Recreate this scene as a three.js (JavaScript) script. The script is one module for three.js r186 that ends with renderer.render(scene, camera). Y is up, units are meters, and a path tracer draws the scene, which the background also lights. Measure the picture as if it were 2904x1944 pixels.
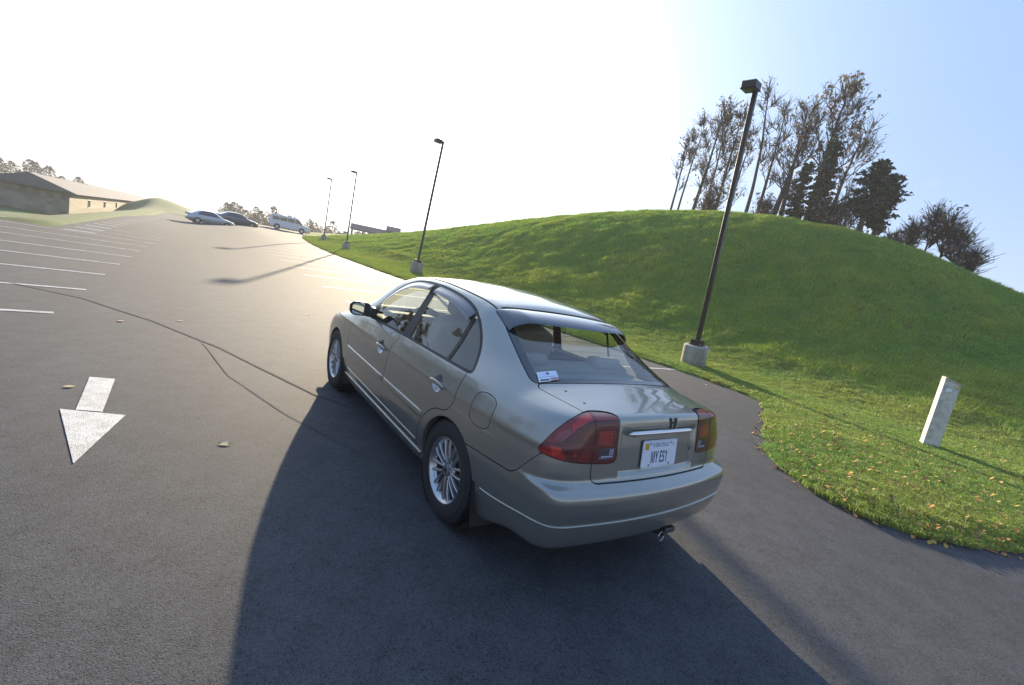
import * as THREE from 'three';
import { mergeGeometries, mergeVertices } from 'three/addons/utils/BufferGeometryUtils.js';
import { RoundedBoxGeometry } from 'three/addons/geometries/RoundedBoxGeometry.js';

// ------------------------------------------------------------------ camera, sky, sun, exposure
const scene = new THREE.Scene();
const renderer = new THREE.WebGLRenderer({ antialias: true });
renderer.setSize(1024, 685);
renderer.toneMapping = THREE.LinearToneMapping;
renderer.toneMappingExposure = 2.6;
renderer.shadowMap.enabled = true;
const RAD = Math.PI / 180;
// car frame: x to the right, y up, z to the rear; the sedan's rear axle is at the origin and it points to -z
const camera = new THREE.PerspectiveCamera(2 * Math.atan(342.5 / 457.7) / RAD, 1024 / 685, 0.05, 4000);
{
  const yaw = 36.8 * RAD, pitch = -8.53 * RAD, roll = 11.46 * RAD;
  camera.position.set(-2.218, 1.572, 2.285);
  const f = new THREE.Vector3(Math.cos(pitch) * Math.sin(yaw), Math.sin(pitch), -Math.cos(pitch) * Math.cos(yaw));
  camera.up.set(0, 1, 0);
  camera.lookAt(camera.position.clone().add(f));
  camera.rotateZ(roll);
  camera.updateMatrixWorld();
}
const SUN_AZ = 19.3 * RAD, SUN_EL = 12.8 * RAD;        // azimuth measured from -z towards +x
const sunDir = new THREE.Vector3(Math.sin(SUN_AZ) * Math.cos(SUN_EL), Math.sin(SUN_EL), -Math.cos(SUN_AZ) * Math.cos(SUN_EL));
const sun = new THREE.DirectionalLight(new THREE.Color(1, 0.83, 0.58), 5);
sun.position.copy(sunDir).multiplyScalar(120);
sun.castShadow = true;
Object.assign(sun.shadow.camera, { left: -70, right: 70, top: 70, bottom: -70, near: 1, far: 300 });
sun.shadow.mapSize.set(2048, 2048);
scene.add(sun, sun.target);
scene.fog = new THREE.FogExp2(new THREE.Color(0.93, 0.92, 0.90), 0.0013);

// ------------------------------------------------------------------ small tools
function rng(seed) { let a = seed >>> 0; return () => { a = (a + 0x6d2b79f5) | 0; let t = Math.imul(a ^ (a >>> 15), 1 | a); t = (t + Math.imul(t ^ (t >>> 7), 61 | t)) ^ t; return ((t ^ (t >>> 14)) >>> 0) / 4294967296; }; }
const clamp = (x, a, b) => Math.min(b, Math.max(a, x));
const lerp = (a, b, t) => a + (b - a) * t;
const ss = (x, lo, hi) => { const t = clamp((x - lo) / (hi - lo), 0, 1); return t * t * (3 - 2 * t); };
function hash2(i, j) { let h = Math.imul(i, 374761393) + Math.imul(j, 668265263); h = Math.imul(h ^ (h >>> 13), 1274126177); return ((h ^ (h >>> 16)) >>> 0) / 4294967296; }
function noise2(x, y) { const i = Math.floor(x), j = Math.floor(y), u = x - i, v = y - j, a = u * u * (3 - 2 * u), b = v * v * (3 - 2 * v);
  return lerp(lerp(hash2(i, j), hash2(i + 1, j), a), lerp(hash2(i, j + 1), hash2(i + 1, j + 1), a), b); }
const fbm = (x, y, n = 4) => { let s = 0, a = 0.5; for (let k = 0; k < n; k++) { s += a * noise2(x, y); x = x * 2.03 + 17.3; y = y * 2.03 + 5.1; a *= 0.5; } return s / (1 - Math.pow(0.5, n)); };
function table(keys, sigma, step = 0.004) {          // keys [x, y, x, y ...] -> smoothed lookup
  const n = keys.length / 2, x0 = keys[0] - 0.3, x1 = keys[2 * n - 2] + 0.3, m = Math.ceil((x1 - x0) / step) + 1, raw = new Float64Array(m), out = new Float64Array(m);
  for (let i = 0, k = 0; i < m; i++) { const x = x0 + i * step; while (k < n - 2 && x > keys[2 * k + 2]) k++; const t = clamp((x - keys[2 * k]) / (keys[2 * k + 2] - keys[2 * k]), 0, 1); raw[i] = lerp(keys[2 * k + 1], keys[2 * k + 3], t); }
  const w = Math.ceil(3.5 * sigma / step), g = []; let sum = 0;
  for (let j = -w; j <= w; j++) { const v = Math.exp(-0.5 * (j * step / sigma) ** 2); g.push(v); sum += v; }
  for (let i = 0; i < m; i++) { let s = 0; for (let j = -w; j <= w; j++) s += g[j + w] * raw[clamp(i + j, 0, m - 1)]; out[i] = s / sum; }
  return (x) => { const f = clamp((x - x0) / step, 0, m - 1.001), i = f | 0; return out[i] + (out[i + 1] - out[i]) * (f - i); };
}
const used = new Map();
function numbered(name) { const k = used.get(name) || 0; used.set(name, k + 1); return k ? `${name}_${String(k).padStart(3, '0')}` : name; }
function mesh(name, geo, mat, parent) { const m = new THREE.Mesh(Array.isArray(geo) ? mergeGeometries(geo.map(plain)) : geo, mat); m.name = name; m.castShadow = m.receiveShadow = true; if (parent) parent.add(m); return m; }
function plain(g) { g = g.index ? g.toNonIndexed() : g; for (const k of Object.keys(g.attributes)) if (!['position', 'normal', 'uv'].includes(k)) g.deleteAttribute(k); if (!g.attributes.uv) g.setAttribute('uv', new THREE.BufferAttribute(new Float32Array(g.attributes.position.count * 2), 2)); return g; }
function thing(name, label, category, pos = [0, 0, 0], turn = 0, group) { const o = new THREE.Group(); o.name = numbered(name); o.position.set(...pos); o.rotation.y = turn; o.userData = { label, category }; if (group) o.userData.group = group; scene.add(o); return o; }
function tag(o, label, category, group) { o.name = numbered(o.name); o.userData = { label, category }; if (group) o.userData.group = group; scene.add(o); return o; }
function struct(name, geo, mat) { const m = mesh(numbered(name), geo, mat, scene); m.userData.kind = 'structure'; return m; }
const std = (r, g, b, rough = 0.8, o = {}) => { const m = new THREE.MeshStandardMaterial({ roughness: rough, metalness: 0, ...o }); m.color.setRGB(r, g, b); return m; };
const phys = (r, g, b, rough = 0.5, o = {}) => { const m = new THREE.MeshPhysicalMaterial({ roughness: rough, metalness: 0, ...o }); m.color.setRGB(r, g, b); return m; };
function box(w, h, d, x = 0, y = 0, z = 0, r = 0) { const g = r ? new RoundedBoxGeometry(w, h, d, 2, r) : new THREE.BoxGeometry(w, h, d); g.translate(x, y, z); return g; }
function cyl(r0, r1, h, n, x, y, z) { const g = new THREE.CylinderGeometry(r0, r1, h, n); g.translate(x, y, z); return g; }
function tube(pts, rad, sides = 6, segs) { const c = new THREE.CatmullRomCurve3(pts.map((p) => new THREE.Vector3(...p))); return new THREE.TubeGeometry(c, segs || pts.length * 6, rad, sides, false); }
function canvasTex(w, h, draw, srgb = true) { const c = document.createElement('canvas'); c.width = w; c.height = h; draw(c.getContext('2d'), w, h); const t = new THREE.CanvasTexture(c); if (srgb) t.colorSpace = THREE.SRGBColorSpace; return t; }
function dataTex(n, fn, srgb = false) { const d = new Uint8Array(n * n * 4); for (let j = 0; j < n; j++) for (let i = 0; i < n; i++) { const c = fn(i, j), o = (j * n + i) * 4; d[o] = clamp(c[0], 0, 255); d[o + 1] = clamp(c[1], 0, 255); d[o + 2] = clamp(c[2], 0, 255); d[o + 3] = 255; }
  const t = new THREE.DataTexture(d, n, n); t.wrapS = t.wrapT = THREE.RepeatWrapping; t.magFilter = t.minFilter = THREE.LinearFilter; if (srgb) t.colorSpace = THREE.SRGBColorSpace; t.needsUpdate = true; return t; }
function pnoise(n, cells, seed) { const g = new Float32Array(cells * cells), r = rng(seed); for (let i = 0; i < g.length; i++) g[i] = r(); // tileable value noise
  return (i, j) => { const x = i / n * cells, y = j / n * cells, a = Math.floor(x), b = Math.floor(y), u = x - a, v = y - b, p = u * u * (3 - 2 * u), q = v * v * (3 - 2 * v), at = (s, t) => g[((t % cells + cells) % cells) * cells + (s % cells + cells) % cells];
    return lerp(lerp(at(a, b), at(a + 1, b), p), lerp(at(a, b + 1), at(a + 1, b + 1), p), q); }; }

// ------------------------------------------------------------------ sky: evening blue with a broad milky aureole round the low sun
{
  const w = 1024, h = 512, d = new Float32Array(w * h * 4);
  for (let j = 0; j < h; j++) for (let i = 0; i < w; i++) {
    const el = ((j + 0.5) / h - 0.5) * Math.PI, ph = ((i + 0.5) / w - 0.5) * 2 * Math.PI;
    const x = Math.cos(ph) * Math.cos(el), y = Math.sin(el), z = Math.sin(ph) * Math.cos(el);
    const c = clamp(x * sunDir.x + y * sunDir.y + z * sunDir.z, -1, 1), ang = Math.acos(c) / RAD;
    const e = Math.max(0, y), hor = Math.exp(-e * 4.5);
    let r = lerp(0.095, 0.25, hor), g = lerp(0.172, 0.325, hor), b = lerp(0.335, 0.42, hor);
    const a1 = Math.exp(-Math.pow(ang / 29, 2)), a2 = Math.exp(-ang / 9), a3 = Math.exp(-Math.pow(ang / 55, 2));
    r += 0.28 * a1 + 2.2 * a2 + 0.11 * a3; g += 0.28 * a1 + 2.05 * a2 + 0.12 * a3; b += 0.255 * a1 + 1.7 * a2 + 0.125 * a3;
    if (y > 0.02) {                                   // a few thin fair-weather wisps
      const px = x / (y + 0.12), pz = z / (y + 0.12), k = ss(fbm(px * 5.1 + 3.7, pz * 5.1 + 9.2, 5), 0.64, 0.76) * ss(y, 0.02, 0.1) * (1 - ss(y, .2, .34)) * 0.4;
      r = lerp(r, Math.max(r, 0.40), k); g = lerp(g, Math.max(g, 0.42), k); b = lerp(b, Math.max(b, 0.44), k);
    }
    if (y < 0) { const k = ss(-y, 0, 0.08); r = lerp(r, 0.05, k); g = lerp(g, 0.055, k); b = lerp(b, 0.05, k); }
    const o = (j * w + i) * 4; d[o] = r; d[o + 1] = g; d[o + 2] = b; d[o + 3] = 1;
  }
  const t = new THREE.DataTexture(d, w, h, THREE.RGBAFormat, THREE.FloatType);
  t.mapping = THREE.EquirectangularReflectionMapping; t.magFilter = t.minFilter = THREE.LinearFilter; t.needsUpdate = true;
  scene.background = t; scene.environment = t;
}
// ------------------------------------------------------------------ the lie of the land
function lotH(x, z) { const d = Math.max(0, -z - 6); return 0.01553 * (d * d / (d + 6)) * ss(x, -3, 4) * (1 - ss(-z, 80, 115)) ; }
// edge between the lot and the lawn on the right, from far to near, then round the nose of the lawn beside the car
const EDGE = [[40, -120], [17, -92], [11.5, -70], [9.6, -60], [8.35, -53], [7.25, -44], [6.7, -38], [6.5, -32], [6.55, -27], [6.75, -22], [7.2, -16], [7.6, -11], [7.95, -7], [8.05, -5.2], [8.02, -3.6], [7.86, -2.7], [7.5, -2.0], [6.9, -1.6], [6.3, -1.3], [5.6, -1.02], [4.7, -0.58], [4.0, -0.22], [3.55, 0.1], [3.25, 0.45], [3.1, 0.85], [3.09, 1.2], [3.2, 1.5], [3.5, 1.75], [4.4, 2.2], [6, 2.9], [9, 4.1], [16, 6.5], [40, 14]];
const edgeLine = (() => { let p = EDGE; for (let k = 0; k < 2; k++) { const q = [p[0]]; for (let i = 0; i < p.length - 1; i++) { const a = p[i], b = p[i + 1]; q.push([lerp(a[0], b[0], .25), lerp(a[1], b[1], .25)], [lerp(a[0], b[0], .75), lerp(a[1], b[1], .75)]); } q.push(p[p.length - 1]); p = q; } return p; })();
function edgeDist(x, z) {                            // > 0 on the lawn
  let best = 1e9, inside = false; const P = edgeLine, n = P.length;
  for (let i = 0; i < n - 1; i++) { const [ax, az] = P[i], [bx, bz] = P[i + 1], dx = bx - ax, dz = bz - az, t = clamp(((x - ax) * dx + (z - az) * dz) / (dx * dx + dz * dz), 0, 1), d = (x - ax - t * dx) ** 2 + (z - az - t * dz) ** 2; if (d < best) best = d; }
  for (let i = 0, j = n - 1; i < n; j = i++) { const [ax, az] = P[i], [bx, bz] = P[j]; if ((az > z) !== (bz > z) && x < (bx - ax) * (z - az) / (bz - az) + ax) inside = !inside; }
  return Math.sqrt(best) * (inside ? 1 : -1) + (fbm(x * 2.6, z * 2.6, 3) - .5) * .16 * (1 - ss(best, 0, 1));
}
const crestH = table([-120, .8, -100, 1.6, -83, 2.6, -68, 3.55, -57, 4.55, -46, 5.85, -37, 6.85, -31, 7.5, -25, 7.9, -21, 8.07, -17, 8.08, -14, 7.95, -11.5, 7.75, -9, 7.32, -7, 6.85, -5, 6.25, -3.3, 5.5, -2, 4.9, 0, 4.2, 4, 3.2, 12, 2.4, 30, 1.5], 1.2, 0.05);
function lawnH(x, z, d) {
  const q = (x - 9.2) / 17.3, H = crestH(z) - lotH(9, z) - 0.15;
  const p = q < 0 ? 0 : q < 1 ? 0.62 * q * q * (3 - 2 * q) + 0.38 * (1 - (1 - q) * (1 - q) * (1 - 0.25 * q)) * q : 1 - 0.10 * (q - 1) * (q - 1) * 3 / (1 + q - 1);
  const lump = (fbm(x * 0.3, z * 0.3, 2) - 0.5) * 0.07 * ss(d, 0.5, 4) + (fbm(x * 1.7 + 9, z * 1.7, 2) - 0.5) * 0.028 * ss(d, .1, 1);
  return lotH(Math.min(x, 9), z) + 0.035 + 0.05 * ss(d, 0, 0.35) + 0.02 * Math.min(d, 6) + H * Math.max(p, -1) + lump;
}

// ------------------------------------------------------------------ asphalt
const R1 = rng(11);
const asN1 = pnoise(1024, 512, 1), asN2 = pnoise(1024, 256, 2), asN3 = pnoise(1024, 64, 3), asN4 = pnoise(1024, 12, 4);
const asphaltMap = dataTex(1024, (i, j) => { const a = asN1(i, j), b = asN2(i, j), c = asN3(i, j), e = asN4(i, j); let v = 0.62 + 0.5 * (a - .5) + .45 * (b - .5) + .16 * (c - .5) + .16 * (e - .5); if (a > 0.93) v += 0.30; if (b < 0.08) v -= .2; v *= 255; return [v * 1.0, v * 0.985, v * .97]; });
const asphaltBump = dataTex(1024, (i, j) => { const v = 255 * (0.62 * asN1(i, j) + 0.38 * asN2(i, j)); return [v, v, v]; });
for (const t of [asphaltMap, asphaltBump]) t.repeat.set(1, 1);
const asphaltMat = phys(0.112, 0.118, 0.130, 0.86, { specularIntensity: .55, map: asphaltMap, bumpMap: asphaltBump, bumpScale: 0.0014, vertexColors: true });
function gridSheet(xs, zs, hfn, colfn, uvScale, keep) {
  const nx = xs.length, nz = zs.length, P = [], U = [], C = [], I = [];
  for (let j = 0; j < nz; j++) for (let i = 0; i < nx; i++) { const x = xs[i], z = zs[j], y = hfn(x, z); P.push(x, y, z); U.push(x / uvScale, z / uvScale); const c = colfn(x, z, y); C.push(c[0], c[1], c[2]); }
  for (let j = 0; j < nz - 1; j++) for (let i = 0; i < nx - 1; i++) { const a = j * nx + i, b = a + 1, c = a + nx, d = c + 1; if (keep && !keep(xs[i], zs[j], xs[i + 1], zs[j + 1])) continue; I.push(a, c, b, b, c, d); }
  const g = new THREE.BufferGeometry(); g.setAttribute('position', new THREE.Float32BufferAttribute(P, 3)); g.setAttribute('uv', new THREE.Float32BufferAttribute(U, 2)); g.setAttribute('color', new THREE.Float32BufferAttribute(C, 3)); g.setIndex(I); g.computeVertexNormals(); return g;
}
function steps(list) { const o = []; for (const [a, b, s] of list) for (let x = a; x < b - 1e-6; x += s) o.push(x); o.push(list[list.length - 1][1]); return o; }
// worn lanes, paving-pass seams and oil marks have shapes of their own
function lotTone(x, z) {
  let v = 0.92 + 0.34 * (fbm(x * 0.22 + 4, z * 0.10 + 2, 4) - 0.5) + 0.16 * (fbm(x * 1.4, z * 1.4, 3) - .5);
  v -= 0.10 * Math.exp(-(((x + 0.8 + 0.05 * z) / 0.35) ** 2)) * ss(-z, 6, 12) + 0.08 * Math.exp(-(((x - 0.5 + 0.05 * z) / 0.35) ** 2)) * ss(-z, 6, 12);
  const near = ss(x, 1.2, 3.0) * ss(z, -6, -3);                       // newer, darker surface beside the lawn
  v *= 1 - 0.12 * near;
  return [v, v * 0.995, v * (0.98 + 0.03 * near)];
}
const parkingLot = struct("parking_lot", gridSheet(steps([[-60, -20, 4], [-20, -6, 1], [-6, 10, 0.25], [10, 20, 2], [20, 44, 4]]), steps([[-130, -60, 5], [-60, -20, 1.5], [-20, 5, 0.3], [5, 40, 3]]), (x, z) => lotH(x, z) - 2.2 * ss(-z, 85, 130), lotTone, 1.25, (x0, z0, x1) => z0 > -92 && x1 > -23 && (z0 > -19 || x1 > lerp(-6.5, -5.8, ss(-z0, 40, 66)))), asphaltMat);

// painted lines, the arrow and the sealed joint lie 4 mm above the sheet, as parts of the lot
const paintN = pnoise(512, 128, 8), paintN2 = pnoise(512, 16, 9);
const paintMap = dataTex(512, (i, j) => { const k = paintN(i, j), b = paintN2(i, j); let v = 0.90 + 0.22 * (b - .5) - (k > 0.80 ? 0.5 * (k - .80) / .2 : 0) - (b > .8 ? .8 * (b - .8) : 0); v *= 255; return [v, v, v * .99]; }, true);
const paintMat = std(0.62, 0.63, 0.64, 0.62, { map: paintMap, bumpMap: asphaltBump, bumpScale: 0.006 });
function strip(pts, half, lift, uvs = 1) {           // a ribbon laid on the lot along pts; half may vary
  const P = [], U = [], I = []; let run = 0; const q = [];
  for (let i = 0; i < pts.length - 1; i++) { const n = Math.max(1, Math.ceil(Math.hypot(pts[i + 1][0] - pts[i][0], pts[i + 1][1] - pts[i][1]) / 0.35)); for (let k = 0; k < n; k++) q.push([lerp(pts[i][0], pts[i + 1][0], k / n), lerp(pts[i][1], pts[i + 1][1], k / n)]); } q.push(pts[pts.length - 1]);
  for (let i = 0; i < q.length; i++) { const a = q[Math.max(0, i - 1)], b = q[Math.min(q.length - 1, i + 1)], l = Math.hypot(b[0] - a[0], b[1] - a[1]), nx = -(b[1] - a[1]) / l, nz = (b[0] - a[0]) / l, h = typeof half === 'function' ? half(i / (q.length - 1), q[i]) : half;
    for (const s of [-1, 1]) { const x = q[i][0] + s * nx * h, z = q[i][1] + s * nz * h; P.push(x, lotH(x, z) + lift, z); U.push(x / uvs, z / uvs); }
    if (i) { const o = 2 * i; I.push(o - 2, o - 1, o, o, o - 1, o + 1); } }
  const g = new THREE.BufferGeometry(); g.setAttribute('position', new THREE.Float32BufferAttribute(P, 3)); g.setAttribute('uv', new THREE.Float32BufferAttribute(U, 2)); g.setIndex(I); g.computeVertexNormals();
  const n = g.attributes.normal; let s = 0; for (let i = 0; i < n.count; i++) s += n.getY(i); if (s < 0) { g.setIndex(g.index.array.length ? Array.from(g.index.array).reverse() : []); g.computeVertexNormals(); }
  return g;
}
function lotPart(name, geo, mat) { return mesh(name, geo, mat, parkingLot); }
{
  const left = [-5.35, -7.33, -9.33, -11.36, -13.38, -15.47, -17.38, -19.49, -21.6, -23.8], lx = [-3.42, -3.38, -3.37, -3.33, -3.28, -3.24, -3.15, -3.08, -3.02, -2.96];
  left.forEach((z, i) => lotPart('parking_line', strip([[lx[i], z], [lx[i] - 4.9, z + 0.75]], 0.05, 0.004), paintMat));
  const right = [-4.36, -7.0, -9.65, -12.33, -15.1, -17.72, -20.1, -22.64, -24.8, -27.3, -29.9];
  right.forEach((z, i) => lotPart('parking_line', strip([[i ? 1.25 : 1.6, z + 0.02], [i ? 6.55 : 8.0, z - (i ? 0.95 : .04)]], 0.05, 0.004), paintMat));
  // far row of short bay lines along the left edge of the lot
  for (let k = 0; k < 15; k++) { const z = -20 - k * 2.15, x = lerp(-5.1, -4.4, ss(-z, 24, 52)); lotPart('bay_line', strip([[x + 0.35, z], [x - 0.45, z + 0.25]], 0.13, 0.004), paintMat); }
  const quad = (pts) => { const P = [], U = []; for (const [x, z] of pts) { P.push(x, lotH(x, z) + 0.004, z); U.push(x, z); } const g = new THREE.BufferGeometry(); g.setAttribute('position', new THREE.Float32BufferAttribute(P, 3)); g.setAttribute('uv', new THREE.Float32BufferAttribute(U, 2)); g.setIndex(pts.length === 4 ? [0, 1, 2, 0, 2, 3] : [0, 1, 2]); g.computeVertexNormals(); if (g.attributes.normal.getY(0) < 0) { g.setIndex(pts.length === 4 ? [0, 2, 1, 0, 3, 2] : [0, 2, 1]); g.computeVertexNormals(); } return g; };
  const shaft = quad([[-2.775, -2.76], [-2.605, -2.715], [-2.60, -1.915], [-2.75, -1.965]]), head = quad([[-2.835, -1.985], [-2.465, -1.84], [-2.635, -1.075]]);
  lotPart('arrow_shaft', shaft, paintMat); lotPart('arrow_head', head, paintMat);
  const seal = std(0.094, 0.097, 0.104, 0.95, { map: asphaltMap, bumpMap: asphaltBump, bumpScale: 0.005 });
  const faint = std(0.102, 0.106, 0.115, 0.95, { map: asphaltMap });
  const wob = (pts, a) => { const out = []; for (let i = 0; i < pts.length - 1; i++) for (let k = 0; k < 8; k++) { const x = lerp(pts[i][0], pts[i + 1][0], k / 8), z = lerp(pts[i][1], pts[i + 1][1], k / 8), n = (noise2(x * 3, z * 3) - .5) * a; out.push([x + n, z + n]); } out.push(pts[pts.length - 1]); return out; };
  lotPart('sealed_joint', strip(wob([[-7, -9.6], [-3.31, -6.53], [-2.46, -5.31], [-1.78, -4.06], [-1.42, -3.18], [-1.04, -2.3], [-.2, -1.2], [.9, .2]], .018), (t, q) => 0.010 + 0.014 * noise2(q[0] * 2, q[1] * 2), 0.004), seal);
  lotPart('hairline_crack', strip(wob([[-1.95, -4.3], [-1.75, -2.9], [-1.38, -1.75], [-1.0, -.9], [-.55, -.35], [-.1, .9]], .02), (t, q) => 0.003 + 0.006 * noise2(q[0] * 5, q[1] * 5), 0.005), faint);
}

// ------------------------------------------------------------------ lawn and bank on the right
const gN1 = pnoise(512, 128, 21), gN2 = pnoise(512, 40, 22), gN3 = pnoise(512, 9, 23);
const turfMap = dataTex(512, (i, j) => { const a = gN1(i, j), b = gN2(i, j), c = gN3(i, j), v = 0.76 + .4 * (a - .5) + .3 * (b - .5) + .3 * (c - .5); const y = .12 * (b - .5); return [255 * (v + y), 255 * (v + .02), 255 * (v * .82 - y)]; });
const turfBump = dataTex(512, (i, j) => { const v = 255 * (.6 * gN1(i, j) + .4 * gN2(i, j)); return [v, v, v]; });
const turfMat = std(0.24, 0.30, 0.055, 0.95, { map: turfMap, bumpMap: turfBump, bumpScale: 0.05, vertexColors: true });
function turfTone(x, z) {                              // mown apron yellower, rough bank above darker and greener
  const up = ss(x, 10.5, 14.5), n = fbm(x * 0.5, z * 0.5, 4), m = fbm(x * 0.12 + 7, z * 0.2, 3);
  return [lerp(1.0, 0.72, up) * (0.6 + 0.8 * n), lerp(0.95, 0.95, up) * (0.68 + 0.64 * m), lerp(1, 0.72, up) * (0.7 + .5 * n)];
}
const tris = [];
{
  const xs = steps([[2.9, 10, 0.1], [10, 14, 0.2], [14, 34, 0.5], [34, 130, 6]]), zs = steps([[-120, -60, 3], [-60, -25, 0.8], [-25, -8, 0.25], [-8, 3.2, 0.1], [3.2, 9, 0.4], [9, 40, 2]]);
  // triangles clipped exactly at the edge of the lot
  const nx = xs.length, nz = zs.length, D = new Float32Array(nx * nz);
  for (let j = 0; j < nz; j++) for (let i = 0; i < nx; i++) D[j * nx + i] = edgeDist(xs[i], zs[j]);
  const P = [], C = [], U = [], I = [], key = new Map();
  const put = (x, z, d, lip) => { const k = `${x.toFixed(4)},${z.toFixed(4)},${lip ? 1 : 0}`; if (key.has(k)) return key.get(k); const c = turfTone(x, z), id = P.length / 3; P.push(x, lip ? lotH(x, z) - 0.02 : lawnH(x, z, Math.max(0, d)), z); C.push(...c); U.push(x / 1.3, z / 1.3); key.set(k, id); return id; };
  const tri = (v) => { const pos = v.filter((q) => q[2] > 0); if (!pos.length) return; const out = []; for (let k = 0; k < 3; k++) { const a = v[k], b = v[(k + 1) % 3]; if (a[2] > 0) out.push([a[0], a[1], a[2]]); if ((a[2] > 0) !== (b[2] > 0)) { const t = a[2] / (a[2] - b[2]); out.push([lerp(a[0], b[0], t), lerp(a[1], b[1], t), 0]); } }
    const id = out.map((q) => put(...q)); for (let k = 1; k < id.length - 1; k++) I.push(id[0], id[k], id[k + 1]);
    for (let k = 0; k < out.length; k++) { const a = out[k], b = out[(k + 1) % out.length]; if (a[2] === 0 && b[2] === 0) { const p = id[k], q = id[(k + 1) % out.length], r = put(a[0], a[1], 0, 1), s = put(b[0], b[1], 0, 1); I.push(p, r, q, q, r, s); } } };
  for (let j = 0; j < nz - 1; j++) for (let i = 0; i < nx - 1; i++) { const a = [xs[i], zs[j], D[j * nx + i]], b = [xs[i + 1], zs[j], D[j * nx + i + 1]], c = [xs[i], zs[j + 1], D[(j + 1) * nx + i]], d = [xs[i + 1], zs[j + 1], D[(j + 1) * nx + i + 1]]; tri([a, c, b]); tri([b, c, d]); }
  const g = new THREE.BufferGeometry(); g.setAttribute('position', new THREE.Float32BufferAttribute(P, 3)); g.setAttribute('uv', new THREE.Float32BufferAttribute(U, 2)); g.setAttribute('color', new THREE.Float32BufferAttribute(C, 3)); g.setIndex(I); g.computeVertexNormals();
  struct('grass_bank', g, turfMat);
}
// land around and beyond: gently lower than the lot, out to the horizon
function farH(x, z) { const r = Math.hypot(x + 2, z + 20); const left = -2.1 * ss(-x, 6.4, 12) * ss(-z, 14, 26); const bank = 1.2 * ss(-z, 84, 94) * (1 - ss(-z, 105, 135)) * ss(x, -1, 5) ; return -0.03 + 2.3 * Math.exp(-(((x + 10) / 11) ** 2) - ((z + 122) / 18) ** 2) + left + bank - 1.6 * ss(-z, 98, 130) * ss(x, -6, 6) - 2.5 * ss(r, 120, 260) + 3.0 * ss(r, 350, 1400) * (0.4 + fbm(x * 0.004, z * 0.004, 3)); }
{
  const leftEdge = (z) => z > -19 ? -22 : lerp(-5.5, -4.6, ss(-z, 40, 66));
  const xs = steps([[-1800, -400, 200], [-400, -60, 20], [-60, -15, 3], [-15, 3, 0.5], [3, 60, 4], [60, 400, 20], [400, 1800, 200]]), zs = steps([[-1800, -400, 200], [-400, -140, 10], [-140, -16, 2], [-16, 60, 6], [60, 400, 20], [400, 1800, 200]]);
  // sinks under the lot and the bank, shows beyond them
  const h = (x, z) => { const underLot = ss(x, leftEdge(z) - 0.3, leftEdge(z) + 0.3) * ss(z, -90, -86) * (1 - ss(z, 34, 38)) * ss(x, -58, -55), underBank = ss(x, 1, 3) * ss(z, -119, -112) * (1 - ss(z, 36, 39)) * (1 - ss(x, 118, 128)); return farH(x, z) + 0.10 * (1 - underLot) - 0.35 * underLot - 3 * underBank; };
  struct('meadow', gridSheet(xs, zs, h, (x, z) => { const n = fbm(x * .15, z * .15, 4); return [0.75 + .5 * n, .75 + .35 * n, .8]; }, 2.3), std(0.085, 0.15, 0.035, 0.95, { map: turfMap, vertexColors: true }));
}
// ------------------------------------------------------------------ the sedan: one smooth shell (side, top, rear and front profiles blended into a solid), meshed finely and cut into its panels
// s = distance forward of the rear axle (= -z), h = height (= y), ax = |x|
const Wk = table([.10, .70, .14, .735, .18, .785, .22, .806, .265, .818, .31, .828, .36, .842, .45, .853, .55, .857, .65, .8555, .72, .8525, .76, .8475, .776, .8455, .783, .8470, .790, .8480, .80, .8460, .84, .830, .88, .815, .92, .797, .945, .785, 1.0, .762, 1.1, .722, 1.2, .68, 1.3, .638, 1.365, .608, 1.45, .56, 1.6, .46], .0055);
const Pk = table([-1.05, .86, -.85, .90, -.7, .935, -.5, .965, -.25, .985, 0, .995, .4, 1, 2.0, 1, 2.5, .992, 2.9, .965, 3.2, .92, 3.6, .83], .08);
const Gk = table([-.6, .90, -.2, .925, .1, .955, .4, .98, .8, 1, 1.3, 1, 1.8, .985, 2.2, .95, 2.6, .92], .1);
function carW(s, h) { const k = ss(h, .92, 1.10); return Wk(h) * Pk(s) * (1 + (Gk(s) - 1) * k); }
const Tk = table([-1.2, .94, -.9, .958, -.84, .966, -.6, 1.003, -.46, 1.03, .21, 1.38, .35, 1.404, .6, 1.428, .9, 1.442, 1.15, 1.443, 1.4, 1.426, 1.58, 1.39, 1.68, 1.36, 2.34, .985, 2.45, .955, 2.7, .91, 3.0, .845, 3.25, .76, 3.42, .67, 3.7, .5], .028);
const Ck = table([-1.1, .03, -.7, .035, -.45, .055, .1, .085, .4, .08, 1.0, .07, 1.5, .085, 2.0, .11, 2.4, .08, 3.0, .09, 3.6, .10], .08);
const carT = (ax, s) => Tk(s) - Ck(s) * (ax / .75) ** 2;
const Bk = table([.05, -.76, .14, -.80, .20, -.855, .26, -.905, .32, -.935, .38, -.956, .425, -.966, .45, -.966, .50, -.976, .56, -.978, .590, -.972, .606, -.960, .622, -.925, .634, -.900, .66, -.893, .80, -.876, .93, -.852, 1.05, -.83], .007);
function carRear(ax, h) {
  const up = ss(h, .60, .68);
  let r = Bk(h) + lerp(.075, .060, up) * (ax / .75) ** 2;
  const rec = ss(.335 - ax, 0, .018) * ss(h, .652, .672) * ss(.905 - h, 0, .03);   // plate recess
  return r + .017 * rec;
}
const Fk = table([.10, 3.30, .16, 3.42, .25, 3.46, .45, 3.49, .55, 3.485, .62, 3.45, .70, 3.38, .8, 3.30, .95, 3.2], .012);
const carFront = (ax, h) => Fk(h) - .26 * (ax / .8) ** 2;
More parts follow.
